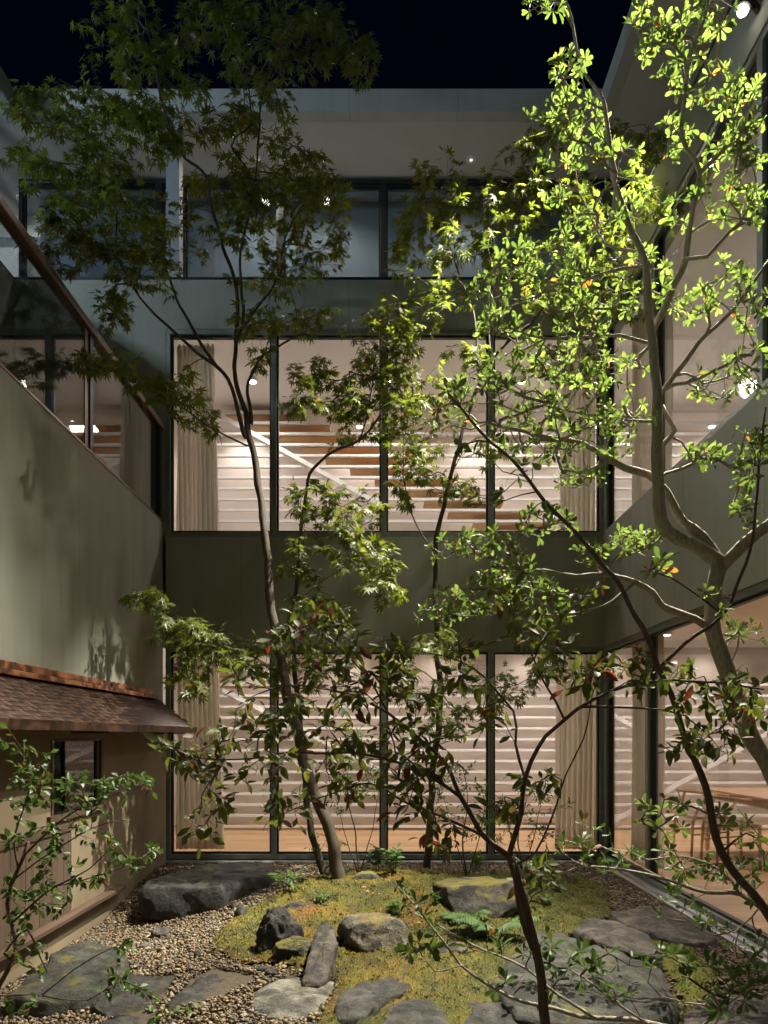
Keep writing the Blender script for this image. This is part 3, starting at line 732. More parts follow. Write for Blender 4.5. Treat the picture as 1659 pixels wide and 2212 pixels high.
g = ground(790, 1905); boulder((g.x, g.y, g.z+.02), (.14, .09, .07), M['rock_moss'], 'small mossy rock behind the maple trunk', 28, .2, 8, .2, sub=3)
for i, (x, y, r, l) in enumerate(((347, 2022, .078, 'round brown cobble alone in the gravel'), (313, 2047, .045, 'small tan cobble next to the round brown one'), (504, 1958, .045, 'grey cobble near the long dark boulder'), (567, 2098, .04, 'pale tan cobble at the moss edge'), (588, 2103, .042, 'grey oval cobble at the moss edge'), (430, 2065, .04, 'cream cobble in the middle of the gravel'), (1290, 1975, .05, 'grey cobble at the rim of the side moss'))):
    g = ground(x, y); boulder((g.x, g.y, g.z+r*.3), (r, r*.85, r*.62), M['rock_brown'], l, 40+i, i, 3, .1, 'cobble', sub=3)

# ================================================================== MOSS AND GRAVEL
def pip(x, y, poly):
    ins = np.zeros(len(x), bool); n = len(poly)
    for i in range(n):
        x1, y1 = poly[i]; x2, y2 = poly[(i+1) % n]
        if y1 == y2: continue
        c = ((y1 > y) != (y2 > y)) & (x < (x2-x1)*(y-y1)/(y2-y1)+x1); ins ^= c
    return ins
def gpoly(px): return smoothloop([tuple(ground(x, y)[:2]) for x, y in px], 60)
MOSS = [gpoly([(447, 2045), (500, 1990), (560, 1955), (640, 1912), (740, 1888), (850, 1882), (960, 1890), (1060, 1890), (1150, 1885), (1250, 1893), (1315, 1930), (1325, 1970), (1290, 2010), (1230, 2030), (1190, 2080), (1180, 2150), (1090, 2160), (1090, 2240), (980, 2300), (760, 2300), (680, 2220), (715, 2150), (720, 2130), (660, 2100), (590, 2085), (500, 2080)]),
        gpoly([(1400, 2020), (1450, 2030), (1510, 2065), (1545, 2110), (1520, 2180), (1470, 2260), (1430, 2230), (1450, 2160), (1440, 2110), (1400, 2065)])]
GH = np.vectorize(gh)
# moss cushion surface
cell = .03
gx = np.arange(-2.4, 2.4, cell); gy = np.arange(2.2, 7.6, cell)
XX, YY = np.meshgrid(gx, gy)
ins = np.zeros(XX.size, bool)
wob = np.array([noise.noise(Vector((x*7, y*7, 3)))*.07+noise.noise(Vector((x*23, y*23, 3)))*.05 for x, y in zip(XX.ravel(), YY.ravel())])
for p in MOSS: ins |= pip(XX.ravel()+wob, YY.ravel()+wob[::-1], p)
ins = ins.reshape(XX.shape)
er = ins.astype(float)
for _ in range(4):
    q = np.pad(er, 1, mode='edge'); er = (q[1:-1, 1:-1]+q[:-2, 1:-1]+q[2:, 1:-1]+q[1:-1, :-2]+q[1:-1, 2:])/5*ins
def mossh(x, y): return .035*noise.noise(Vector((x*4, y*4, 0)))+.028*noise.noise(Vector((x*13, y*13, 5)))+.014*noise.noise(Vector((x*45, y*45, 9)))
zz = np.zeros(XX.shape)
idx = -np.ones(XX.shape, int); V = []
for j in range(XX.shape[0]):
    for i in range(XX.shape[1]):
        if ins[j, i]:
            x, y = XX[j, i], YY[j, i]; z = gh(x, y)-.02+er[j, i]*.055+mossh(x, y)*er[j, i]; zz[j, i] = z
            idx[j, i] = len(V); V.append((x, y, z))
Fc = [(idx[j, i], idx[j, i+1], idx[j+1, i+1], idx[j+1, i]) for j in range(XX.shape[0]-1) for i in range(XX.shape[1]-1) if min(idx[j, i], idx[j, i+1], idx[j+1, i+1], idx[j+1, i]) >= 0]
moss = tag(link('moss', np_mesh('moss', V, Fc, True), M['moss']), 'olive and orange moss cushion covering the middle of the garden', 'moss', kind='stuff')
V = np.array(V)
# moss tufts: tiny three-sided sprigs
NT_ = 42000
k = rng.integers(0, len(V), NT_); base = V[k].copy(); base[:, :2] += rng.uniform(-cell/2, cell/2, (NT_, 2))
ang = rng.uniform(0, 6.28, NT_); wd = rng.uniform(.004, .009, NT_)*(base[:, 1]/5); hg = rng.uniform(.006, .017, NT_)
lean = rng.normal(0, .010, (NT_, 2))
tv = np.zeros((NT_, 4, 3))
for j in range(3):
    a = ang+j*2.094; tv[:, j, 0] = base[:, 0]+np.cos(a)*wd; tv[:, j, 1] = base[:, 1]+np.sin(a)*wd; tv[:, j, 2] = base[:, 2]-.004
tv[:, 3, :2] = base[:, :2]+lean; tv[:, 3, 2] = base[:, 2]+hg
o4 = (np.arange(NT_)*4)[:, None]
tf = np.concatenate([o4+np.array([[0, 1, 3]]), o4+np.array([[1, 2, 3]]), o4+np.array([[2, 0, 3]])])
o = link('moss_sprigs', np_mesh('moss_sprigs', tv.reshape(-1, 3), tf), M['moss'], moss); o['kind'] = 'stuff'
# gravel
def pebbles(n, smin, smax, name, seed, region=None):
    r = np.random.default_rng(seed)
    x = r.uniform(XL+.06, XR-.1, n); y = 2.6+(YF-.1-2.6)*r.uniform(0, 1, n)
    keep = np.ones(n, bool)
    vis = np.abs(x) < (CX+40)/F*y
    keep &= vis
    jx = r.normal(0, .045, n); jy = r.normal(0, .045, n)
    for p in MOSS: keep &= ~pip(x+jx, y+jy, p)
    for p in STONE_POLYS: keep &= ~pip(x, y, p)
    x, y = x[keep], y[keep]; n = len(x)
    bm = bmesh.new(); bmesh.ops.create_icosphere(bm, subdivisions=1, radius=1)
    bv = np.array([v.co[:] for v in bm.verts]); bf = np.array([[v.index for v in f.verts] for f in bm.faces]); bm.free()
    s = smin*(smax/smin)**(r.uniform(0, 1, n)**1.6)
    sc = np.stack([s*r.uniform(.8, 1.25, n), s*r.uniform(.7, 1.0, n), s*r.uniform(.42, .75, n)], 1)
    jit = 1+r.uniform(-.2, .2, (n, len(bv)))
    P_ = bv[None]*sc[:, None, :]*jit[:, :, None]
    a = r.uniform(0, 6.28, n); t = r.normal(0, .35, n)
    ct, stn = np.cos(t)[:, None], np.sin(t)[:, None]
    px, pz = P_[..., 0]*ct-P_[..., 2]*stn, P_[..., 0]*stn+P_[..., 2]*ct
    ca, sa = np.cos(a)[:, None], np.sin(a)[:, None]
    X = px*ca-P_[..., 1]*sa; Y = px*sa+P_[..., 1]*ca
    z = GH(x, y)+r.uniform(-.008, .012, n)+.014*np.any([pip(x, y, p) for p in MOSS], axis=0)
    out = np.stack([X+x[:, None], Y+y[:, None], pz+z[:, None]], 2)
    fc = (bf[None]+(np.arange(n)*len(bv))[:, None, None]).reshape(-1, 3)
    return np_mesh(name, out.reshape(-1, 3), fc, True)
tag(link('gravel', pebbles(95000, .0062, .020, 'gravel', 3), M['gravel']), 'tan and brown river gravel spread round the stones', 'gravel', kind='stuff')

# ================================================================== PLANTS
def catmull(pts, step):
    pts = [Vector(p) for p in pts]; out = []
    q = [pts[0]*2-pts[1]]+pts+[pts[-1]*2-pts[-2]]
    for i in range(1, len(q)-2):
        p0, p1, p2, p3 = q[i-1], q[i], q[i+1], q[i+2]
        n = max(1, int((p2-p1).length/step))
        for k in range(n):
            f = k/n
            out.append(.5*((2*p1)+(p2-p0)*f+(2*p0-5*p1+4*p2-p3)*f*f+(3*p1-p0-3*p2+p3)*f**3))
    out.append(pts[-1]); return out
# leaf blades: base at the origin, axis +Y, unit length
def maple_blade(bend, seed):
    r = random.Random(seed); V = [(0, .12, 0)]; T = []
    ang = [-118, -78, -38, 0, 38, 78, 118]; ln = [.38, .72, .93, 1.05, .93, .72, .38]
    ring = []
    for i, (a, l) in enumerate(zip(ang, ln)):
        a = R(a+r.uniform(-4, 4)); l *= r.uniform(.92, 1.06)
        def pt(rad, off):
            x = math.sin(a)*rad+math.cos(a)*off; y = .12+math.cos(a)*rad-math.sin(a)*off
            return (x, y, -bend*(x*x+(y-.12)**2)*.8+.03*abs(off)*6)
        ring += [pt(l*.5, -.105*l), pt(l*.93, -.0), pt(l*.5, .105*l)]
        if i < 6:
            am = R((ang[i]+ang[i+1])/2); rd = .27*min(l, ln[i+1])/.8
            ring.append((math.sin(am)*rd, .12+math.cos(am)*rd, -.02))
    V += ring; n = len(ring)
    T = [(0, i+2, i+1) for i in range(n-1)]
    return np.array(V), np.array(T)
def blade(prof, bend, fold, seed):
    """prof: list of (t, halfwidth)"""
    V = []; T = []
    for t, w in prof:
        z = -bend*t*t
        V += [(-w, t, z+fold*w), (0, t, z), (w, t, z+fold*w)]
    for i in range(len(prof)-1):
        a = i*3
        for c in (0, 1):
            q = (a+c, a+c+1, a+c+4, a+c+3); T += [(q[0], q[1], q[2]), (q[0], q[2], q[3])]
    return np.array(V), np.array(T)
OBO = [(0, .012), (.12, .04), (.35, .12), (.6, .205), (.8, .215), (.93, .13), (1, .02)]
ELL = [(0, .012), (.12, .07), (.35, .19), (.55, .215), (.78, .15), (.92, .06), (1, .004)]
WID = [(0, .015), (.12, .13), (.35, .27), (.55, .27), (.78, .16), (.92, .06), (1, .004)]
NAR = [(0, .01), (.15, .05), (.4, .10), (.65, .10), (.85, .05), (1, .003)]
LEAF = {'maple': [maple_blade(b, s) for s, b in enumerate((.1, .3, .5, .2))],
        'obovate': [blade(OBO, b, f, 0) for b, f in ((.05, .25), (.2, .35), (-.12, .3), (.3, .15))],
        'elliptic': [blade(ELL, b, f, 0) for b, f in ((.1, .3), (.3, .2), (-.1, .4), (.45, .3))],
        'wide': [blade(WID, b, f, 0) for b, f in ((.1, .35), (.25, .45), (-.1, .3), (.3, .2))],
        'strap': [blade(NAR, b, f, 0) for b, f in ((.3, .3), (.6, .2), (.1, .3))]}
def leaf_mats(kind, mat):
    out = []
    for V, T in LEAF[kind]:
        me = np_mesh('leaf_blade', V, T, True); me.materials.append(mat); out.append(me)
    return out
def inframe(p):
    px = CX+p.x/p.y*F; py = HY-(p.z-EYE)/p.y*F
    return -30 < px < 1690 and -30 < py < 2240
def put_leaves(root, kind, mat, mats, nobj):
    """mats: list of (Matrix4, variant, size). The ones that show largest become objects."""
    vis = [(m[2]/max(m[0].translation.y, .3) if inframe(m[0].translation) else 0, i) for i, m in enumerate(mats)]
    vis.sort(reverse=True); pick = set(i for s, i in vis[:nobj] if s > 0)
    mes = leaf_mats(kind, mat); nv = len(LEAF[kind])
    inv = Matrix.Translation(-root.location)
    rest = [[] for _ in range(nv)]
    for i, (m, v, s) in enumerate(mats):
        if i in pick:
            o = bpy.data.objects.new('leaf', mes[v % nv]); COL.objects.link(o); o.parent = root; o.matrix_parent_inverse = inv; o.matrix_basis = m
        else: rest[v % nv].append(m)
    VV = []; FF = []; off = 0
    for v in range(nv):
        if not rest[v]: continue
        A = np.array([np.array(m) for m in rest[v]]); V, T = LEAF[kind][v]
        Q = np.einsum('nij,kj->nki', A[:, :3, :3], V)+A[:, None, :3, 3]
        VV.append(Q.reshape(-1, 3)); FF.append((T[None]+(np.arange(len(A))*len(V))[:, None, None]+off).reshape(-1, 3)); off += len(A)*len(V)
    if VV:
        o = link('foliage', np_mesh('foliage', np.concatenate(VV), np.concatenate(FF), True), mat, root); o['kind'] = 'stuff'
def frame_from(axis, nrm):
    y = axis.normalized(); z = nrm-y*nrm.dot(y)
    if z.length < 1e-4: z = y.orthogonal()
    z.normalize(); x = y.cross(z); return x, y, z
def leaf_matrix(p, axis, nrm, s, wf=1.0):
    x, y, z = frame_from(axis, nrm); m = Matrix((x*s*wf, y*s, z*s)).transposed().to_4x4(); m.translation = p; return m
def rv(r, s=1.0): return Vector((r.gauss(0, s), r.gauss(0, s), r.gauss(0, s)))

def plant(name, label, cat, limbs, clouds, leaf, leafmat_, bark, twigmat, size, style, seed, dY=.5, tip=.0016, nobj=250, group=None, per=6, density=1.0, sides=9, bumpy=.0, namer='trunk', minr=.0014, avoid=None):
    r = random.Random(seed)
    base = P(*limbs[0][0][0])
    root = thing(name, label, cat, tuple(base), group)
    pos = []; rad = []; par = []; dirs = []
    for li, (pts, r0, r1) in enumerate(limbs):
        W3 = [P(*p) for p in pts]
        if li > 0:   # join the limb to the nearest wood already there
            A = np.array([p[:] for p in pos]); i0 = int(np.argmin(((A-np.array(W3[0][:]))**2).sum(1)))
            if (pos[i0]-W3[0]).length > .02: W3 = [pos[i0]]+W3
            par0 = i0; r0 = min(r0, rad[i0])
        else: par0 = -1
        c = catmull(W3, .05); n = len(c)
        jt = [noise.noise_vector(p*6+Vector((seed, li, 0)))*(.012+.35*r1) for p in c]
        c = [p+j*min(1, i/4) for i, (p, j) in enumerate(zip(c, jt))]
        rr_ = [(r0+(r1-r0)*(i/(n-1))**.8)*(1+.10*noise.noise(p*14+Vector((li, seed, 1)))) for i, p in enumerate(c)]
        mb = MB(); mb.tube(c, rr_, sides if li == 0 else max(6, sides-2)); mb.build(namer if li == 0 else 'limb', bark, root, True)
        for i, p in enumerate(c):
            pos.append(p); rad.append(rr_[i]); par.append(par0 if i == 0 else len(pos)-2)
            d = (c[min(i+1, n-1)]-c[max(i-1, 0)]); dirs.append(d.normalized() if d.length > 0 else Vector((0, 0, 1)))
    nsk = len(pos)
    A = np.zeros((60000, 3)); A[:nsk] = [p[:] for p in pos]; cntA = nsk
    tg = []
    for cl in clouds:
        cx, cy_, rx, ry = cl[:4]; Yc = cl[4] if len(cl) > 4 else limbs[0][0][0][2]; dd = cl[6] if len(cl) > 6 else dY
        n = cl[5] if len(cl) > 5 and cl[5] else 7
        n = max(1, int(round(n*density)))
        got = []
        for _ in range(n*12):
            a, b_, c_ = r.uniform(-1, 1), r.uniform(-1, 1), r.uniform(-1, 1)
            if a*a+b_*b_ > 1: continue
            p = P(cx+a*rx, cy_+b_*ry, Yc+c_*dd)
            if all((p-q).length > size*.9 for q in got): got.append(p)
            if len(got) >= n: break
        tg += got
    SK = A[:nsk].copy()
    tg.sort(key=lambda p: float(((SK-np.array(p[:]))**2).sum(1).min()))
    chains = []; cnt = {}
    for t in tg:
        if avoid is not None and avoid(t): continue
        tt = np.array(t[:]); d2 = ((A[:cntA]-tt)**2).sum(1); i0 = int(np.argmin(d2)); dist = math.sqrt(d2[i0])
        # prefer a node a little way back along the parent branch, for an acute fork
        back = int(min(6, dist/.08))
        for _ in range(back):
            if par[i0] >= 0 and (pos[par[i0]]-t).length < dist*1.35: i0 = par[i0]
        p0 = pos[i0]; v = t-p0; dist = v.length
        n = max(2, int(dist/.055)); ch = [i0]
        c1 = p0+dirs[i0]*dist*.35+rv(r, dist*.05); c2 = t-v*.3+Vector((0, 0, dist*(.10 if style != 'whorl' else -.10)))+rv(r, dist*.07)
        for k in range(1, n+1):
            f = k/n; g_ = 1-f
            q = p0*g_**3+c1*3*g_*g_*f+c2*3*g_*f*f+t*f**3
            if k < n: q = q+rv(r, .006)
            pos.append(q); par.append(ch[-1]); rad.append(None); dirs.append((q-pos[ch[-1]]).normalized() if (q-pos[ch[-1]]).length > 1e-6 else Vector((0, 0, 1)))
            A[cntA] = q[:]; cntA += 1; ch.append(len(pos)-1)
        chains.append(ch)
        j = ch[-1]
        while j >= nsk: cnt[j] = cnt.get(j, 0)+1; j = par[j]
    mb = MB()
    for ch in chains:
        rr_ = [max(minr, tip*cnt[j]**.48) if j >= nsk else None for j in ch]
        if rr_[0] is None: rr_[0] = min(rad[ch[0]]*.9, rr_[1]*1.25)
        else: rr_[0] = rr_[1]
        mb.tube([pos[j] for j in ch], rr_, 5, False)
    if mb.v:
        o = mb.build('twigs', twigmat, root, True); o['kind'] = 'stuff'
    L = []
    UP = Vector((0, 0, 1))
    for ch in chains:
        t = pos[ch[-1]]; d = dirs[ch[-1]]
        if style == 'maple':
            ln = [pos[j] for j in ch[-4:]]
            for k in range(per):
                f = 1-(k//2)/(per/2+.5); q = ln[0].lerp(ln[-1], f) if k else t
                side = d.cross(UP); side = side.normalized() if side.length > .1 else Vector((1, 0, 0))
                out = (side*(1 if k % 2 else -1)*.9+d*.5+rv(r, .35)) if k else d+rv(r, .2)
                out.z -= r.uniform(.1, 1.0); out.normalize()
                q = q+out*size*r.uniform(.25, .6)
                nm = Vector((r.gauss(0, .5), r.gauss(-.35, .5), 1.0))
                L.append((leaf_matrix(q, out, nm, size*r.uniform(.6, 1.12)), r.randrange(4), size))
        elif style == 'whorl':
            d2 = (d*.7+UP*.35+rv(r, .25)).normalized(); x, y, z = frame_from(d2, rv(r))
            n = per+r.randrange(-2, 2); a0 = r.uniform(0, 6.28)
            for k in range(n):
                a = a0+k*2.4; w = (x*math.cos(a)+z*math.sin(a))
                e = r.uniform(.25, 1.0); ax = (w*(.55+.55*e)+y*(1.15-e*.75)+rv(r, .12)).normalized()
                nm = (y*1.0-w*.5+rv(r, .3))
                L.append((leaf_matrix(t-d*size*.1*k/n+ax*size*.05, ax, nm, size*r.uniform(.45, 1.15), r.uniform(.7, 1.05)), r.randrange(4), size))
        else:        # alternate leaves along the end of the twig
            ln = [pos[j] for j in ch[-5:]]
            for k in range(per):
                f = 1-k/(per+.3); q = ln[0].lerp(ln[-1], f) if k else t
                x, y, z = frame_from(d, rv(r)); a = r.uniform(0, 6.28)
                out = (d*(.5 if k else 1)+(x*math.cos(a)+z*math.sin(a))*.8+rv(r, .2)); out.z += r.uniform(-.45, .35); out.normalize()
                nm = Vector((r.gauss(0, .55), r.gauss(-.2, .55), 1.0))
                L.append((leaf_matrix(q+out*size*.08, out, nm, size*r.uniform(.55, 1.15)), r.randrange(4), size))
    put_leaves(root, leaf, leafmat_, L, nobj)
    return root
def Yd(pts, Y, Y2=None):
    n = len(pts)-1; Y2 = Y if Y2 is None else Y2
    return [(p[0], p[1], Y+(Y2-Y)*i/n) for i, p in enumerate(pts)]
def CY(cl, Y, n=None, jit=.0):
    return [(c[0], c[1], c[2], c[3], Y, (n if len(c) < 5 else c[4])) for c in cl]

# --- tall maple, dark crown over the terrace side
g = ground(735, 1906); yb1 = g.y
plant('maple_tree', 'tall slender maple with wide dark crown rising past the terrace balustrade', 'tree', [
    (Yd([(736, 1915), (712, 1800), (690, 1740), (660, 1660), (648, 1600), (618, 1500), (602, 1400), (584, 1300), (579, 1200), (572, 1140), (558, 1050), (548, 980), (537, 940), (530, 890)], yb1, 6.0), .060, .027),
    (Yd([(530, 944), (500, 839), (470, 794), (415, 755), (375, 714), (320, 664), (270, 590), (220, 500)], 6.0, 5.6), .022, .005),
    (Yd([(470, 794), (430, 735), (390, 660), (345, 555), (285, 470), (240, 380), (180, 280)], 5.95, 6.2), .016, .005),
    (Yd([(528, 884), (508, 804), (512, 714), (508, 620), (480, 525), (455, 435), (445, 380), (390, 325), (350, 215), (330, 115), (310, 15)], 6.0, 5.6), .022, .006),
    (Yd([(512, 740), (525, 685), (520, 550), (550, 400), (565, 225), (585, 140), (640, 65), (720, 10)], 6.0, 6.2), .015, .005),
    (Yd([(546, 914), (536, 839), (565, 774), (600, 749), (645, 724), (710, 729)], 6.0, 6.3), .018, .006),
    (Yd([(516, 720), (560, 660), (605, 590), (620, 500), (675, 425)], 6.0, 6.4), .014, .005),
    (Yd([(532, 962), (450, 919), (390, 879), (310, 834), (200, 785)], 6.0, 5.5), .009, .004)],
    [(420, 40, 260, 70, 5.6, 30), (600, 90, 190, 80, 6.2, 26), (700, 60, 100, 60, 6.2, 10), (300, 130, 130, 60, 5.8, 14), (130, 220, 120, 60, 5.7, 16), (250, 290, 150, 90, 5.8, 24), (370, 240, 110, 90, 5.7, 18), (560, 290, 90, 120, 6.1, 22), (690, 370, 70, 60, 6.4, 12), (170, 390, 110, 70, 5.9, 16), (250, 470, 140, 90, 5.7, 24), (330, 540, 120, 80, 6.0, 18), (490, 430, 100, 90, 6.0, 18), (600, 460, 120, 80, 6.3, 20), (690, 430, 70, 60, 6.4, 10), (140, 520, 80, 60, 5.7, 12), (590, 580, 100, 60, 6.3, 12), (255, 660, 45, 60, 5.7, 7), (555, 690, 60, 40, 6.1, 8), (700, 690, 90, 35, 6.3, 7), (225, 775, 70, 28, 5.5, 10), (350, 840, 100, 40, 5.7, 12), (440, 905, 40, 30, 5.9, 5), (715, 530, 40, 45, 6.4, 7), (55, 340, 40, 30, 5.6, 5), (780, 130, 40, 60, 6.2, 6), (540, 780, 30, 25, 6.1, 2)],
    'maple', M['maple'], M['bark_maple'], M['twig_maple'], .083, 'maple', 11, dY=.6, nobj=300, per=8, density=2.1)
# --- second thin maple with low bright sprays
plant('maple_tree', 'thin crooked maple with low light green sprays beside the tall maple', 'tree', [
    (Yd([(705, 1905), (672, 1790), (655, 1650), (642, 1500), (632, 1370), (640, 1290), (648, 1165), (660, 1080), (670, 1025), (712, 978), (780, 949), (820, 900)], 6.65, 6.4), .038, .010),
    (Yd([(640, 1490), (560, 1425), (450, 1392), (350, 1325), (285, 1272)], 6.5, 5.9), .010, .003),
    (Yd([(652, 1130), (720, 1110), (800, 1180), (840, 1240)], 6.4, 6.0), .008, .003),
    (Yd([(780, 949), (800, 860), (815, 760), (850, 690)], 6.4, 6.5), .009, .004),
    (Yd([(640, 1300), (690, 1260), (760, 1220)], 6.4, 6.1), .006, .003)],
    [(675, 800, 50, 35, 6.4, 7), (650, 870, 45, 30, 6.4, 5), (720, 850, 80, 60, 6.4, 12), (760, 900, 70, 55, 6.4, 10), (800, 800, 60, 90, 6.5, 14), (840, 700, 60, 50, 6.5, 9), (860, 860, 55, 100, 6.5, 14), (680, 1075, 65, 45, 6.3, 10), (760, 1090, 80, 50, 6.2, 10), (700, 1165, 85, 40, 6.2, 10), (790, 1200, 75, 50, 6.1, 12), (830, 1260, 45, 45, 6.0, 7), (650, 1235, 60, 30, 6.3, 6), (690, 1310, 70, 40, 6.2, 8), (310, 1290, 55, 22, 5.9, 7), (380, 1350, 60, 35, 6.0, 9), (450, 1400, 90, 40, 6.2, 14), (410, 1470, 50, 35, 6.1, 7), (550, 1400, 70, 40, 6.3, 10), (630, 1460, 60, 45, 6.4, 9), (720, 1420, 60, 40, 6.4, 7)],
    'maple', M['maple'], M['bark_maple'], M['twig_maple'], .080, 'maple', 12, dY=.35, nobj=250, per=8, density=2.2)
# --- third maple towards the right
g = ground(922, 1878)
plant('maple_tree', 'maple with two leaning stems standing in front of the middle window mullions', 'tree', [
    (Yd([(922, 1885), (935, 1677), (950, 1527), (945, 1392), (942, 1300), (942, 1164), (960, 1089), (975, 1024), (1005, 914), (1035, 829), (1080, 754), (1150, 694)], g.y, 6.4), .042, .014),
    (Yd([(1035, 829), (1030, 739), (1020, 664), (985, 575), (950, 450)], 6.5, 6.4), .013, .005),
    (Yd([(1060, 790), (1055, 660), (1080, 560), (1120, 460), (1170, 350), (1190, 290)], 6.5, 6.5), .012, .004),
    (Yd([(1150, 694), (1240, 580), (1320, 470), (1395, 360), (1400, 270)], 6.4, 6.2), .013, .004),
    (Yd([(942, 1200), (890, 1110), (870, 1010), (880, 900)], 6.6, 6.5), .009, .004),
    (Yd([(948, 1500), (1020, 1490), (1110, 1480), (1190, 1440)], 6.7, 6.3), .007, .003),
    (Yd([(947, 1480), (900, 1440), (860, 1430)], 6.7, 6.4), .006, .003),
    (Yd([(975, 1024), (1010, 960), (1060, 940)], 6.6, 6.5), .006, .003)],
    [(950, 380, 60, 50, 6.4, 8), (920, 470, 60, 60, 6.4, 10), (880, 550, 45, 55, 6.4, 8), (1000, 490, 80, 80, 6.4, 14), (1090, 420, 80, 70, 6.5, 12), (1140, 350, 60, 70, 6.5, 11), (1180, 290, 40, 45, 6.5, 6), (1100, 530, 90, 60, 6.5, 11), (980, 600, 60, 60, 6.4, 8), (900, 670, 60, 50, 6.4, 8), (860, 740, 45, 60, 6.5, 8), (850, 810, 50, 60, 6.5, 8), (880, 910, 55, 65, 6.5, 10), (900, 990, 65, 55, 6.5, 10), (930, 850, 50, 60, 6.5, 7), (1000, 790, 60, 60, 6.5, 8), (1220, 430, 70, 80, 6.4, 12), (1290, 520, 80, 80, 6.3, 15), (1250, 620, 110, 70, 6.4, 17), (1330, 640, 80, 60, 6.3, 10), (1400, 340, 35, 80, 6.15, 12), (1330, 270, 30, 35, 6.3, 4), (1420, 430, 50, 50, 6.15, 9), (880, 1050, 50, 45, 6.5, 7), (1050, 960, 45, 40, 6.5, 6), (990, 1060, 40, 35, 6.6, 5), (1230, 790, 100, 60, 6.4, 10), (940, 1385, 45, 35, 6.5, 6), (985, 1440, 55, 45, 6.5, 8), (890, 1500, 50, 50, 6.5, 7), (960, 1560, 45, 50, 6.6, 6), (1030, 1515, 55, 40, 6.5, 8), (1100, 1480, 60, 40, 6.4, 8), (1180, 1440, 50, 35, 6.3, 6), (860, 1430, 35, 30, 6.4, 4)],
    'maple', M['maple'], M['bark_maple'], M['twig_maple'], .080, 'maple', 13, dY=.38, nobj=280, per=8, density=1.9)
# --- bright tree with whorled leaves
CL4 = [(1175, 15, 40, 25, 3.4, 5), (1230, 150, 40, 50, 3.4, 6), (1240, 230, 55, 55, 3.4, 9), (1185, 255, 45, 35, 3.4, 5), (1275, 300, 45, 45), (1335, 335, 45, 35), (1215, 380, 65, 55, 3.4, 9), (1400, 60, 45, 55, 3.3, 7), (1440, 120, 55, 55, 3.3, 7), (1480, 60, 55, 45, 3.3, 6), (1560, 20, 60, 40, 3.3, 6), (1520, 170, 65, 55, 3.3, 8), (1590, 220, 60, 70, 3.3, 9), (1620, 300, 45, 80, 3.2, 9), (1570, 330, 60, 60, 3.3, 8), (1460, 300, 40, 50, 3.4, 5), (1350, 430, 60, 55, 3.5, 7), (1500, 450, 60, 55, 3.4, 7), (1600, 450, 55, 70, 3.3, 9), (1280, 500, 75, 55, 3.5, 10), (1200, 560, 95, 55, 3.5, 14), (1110, 560, 75, 50, 3.5, 11), (1060, 615, 50, 40, 3.4, 6), (1250, 630, 95, 55, 3.5, 14), (1150, 690, 95, 50, 3.5, 13), (1060, 700, 45, 25, 3.5, 5), (1300, 690, 85, 55, 3.5, 12), (1400, 600, 60, 60, 3.5, 8), (1480, 650, 55, 50, 3.5, 7), (1560, 620, 65, 65, 3.4, 9), (1620, 640, 45, 75, 3.3, 8), (1230, 790, 95, 55, 3.5, 15), (1120, 790, 85, 45, 3.5, 11), (1330, 800, 70, 45, 3.5, 9), (1040, 850, 75, 45, 3.4, 10), (985, 900, 35, 35, 3.4, 4), (1150, 880, 75, 45, 3.5, 11), (1260, 890, 85, 45, 3.5, 12), (1350, 900, 60, 45, 3.5, 7), (1550, 820, 65, 45, 3.4, 8), (1630, 800, 45, 55, 3.3, 7), (1200, 960, 75, 35, 3.5, 9), (1110, 950, 55, 35, 3.5, 6), (1320, 960, 55, 35, 3.5, 6), (1250, 1030, 55, 28, 3.5, 5), (1520, 990, 55, 22, 3.5, 6), (1620, 960, 40, 50, 3.2, 5), (1180, 1130, 70, 35, 3.4, 7), (1050, 1185, 75, 35, 3.4, 8), (965, 1190, 40, 25, 3.4, 3), (1370, 1170, 55, 25, 3.4, 6), (1120, 1250, 85, 35, 3.4, 9), (1010, 1300, 85, 35, 3.4, 9), (940, 1330, 45, 18, 3.4, 4), (1180, 1300, 95, 45, 3.4, 10), (1280, 1200, 40, 30, 3.4, 3), (1600, 1060, 35, 70, 3.1, 5), (1560, 1380, 40, 25, 3.7, 2), (1610, 1370, 40, 25, 3.7, 4), (1600, 1470, 45, 18, 3.7, 4)]
CL4 = [c if len(c) > 4 else (*c, 3.4, 6) for c in CL4]
CL4 = [(*c[:5], int(c[5]*1.7)) if c[1] > 1000 and c[0] < 1420 else c for c in CL4]
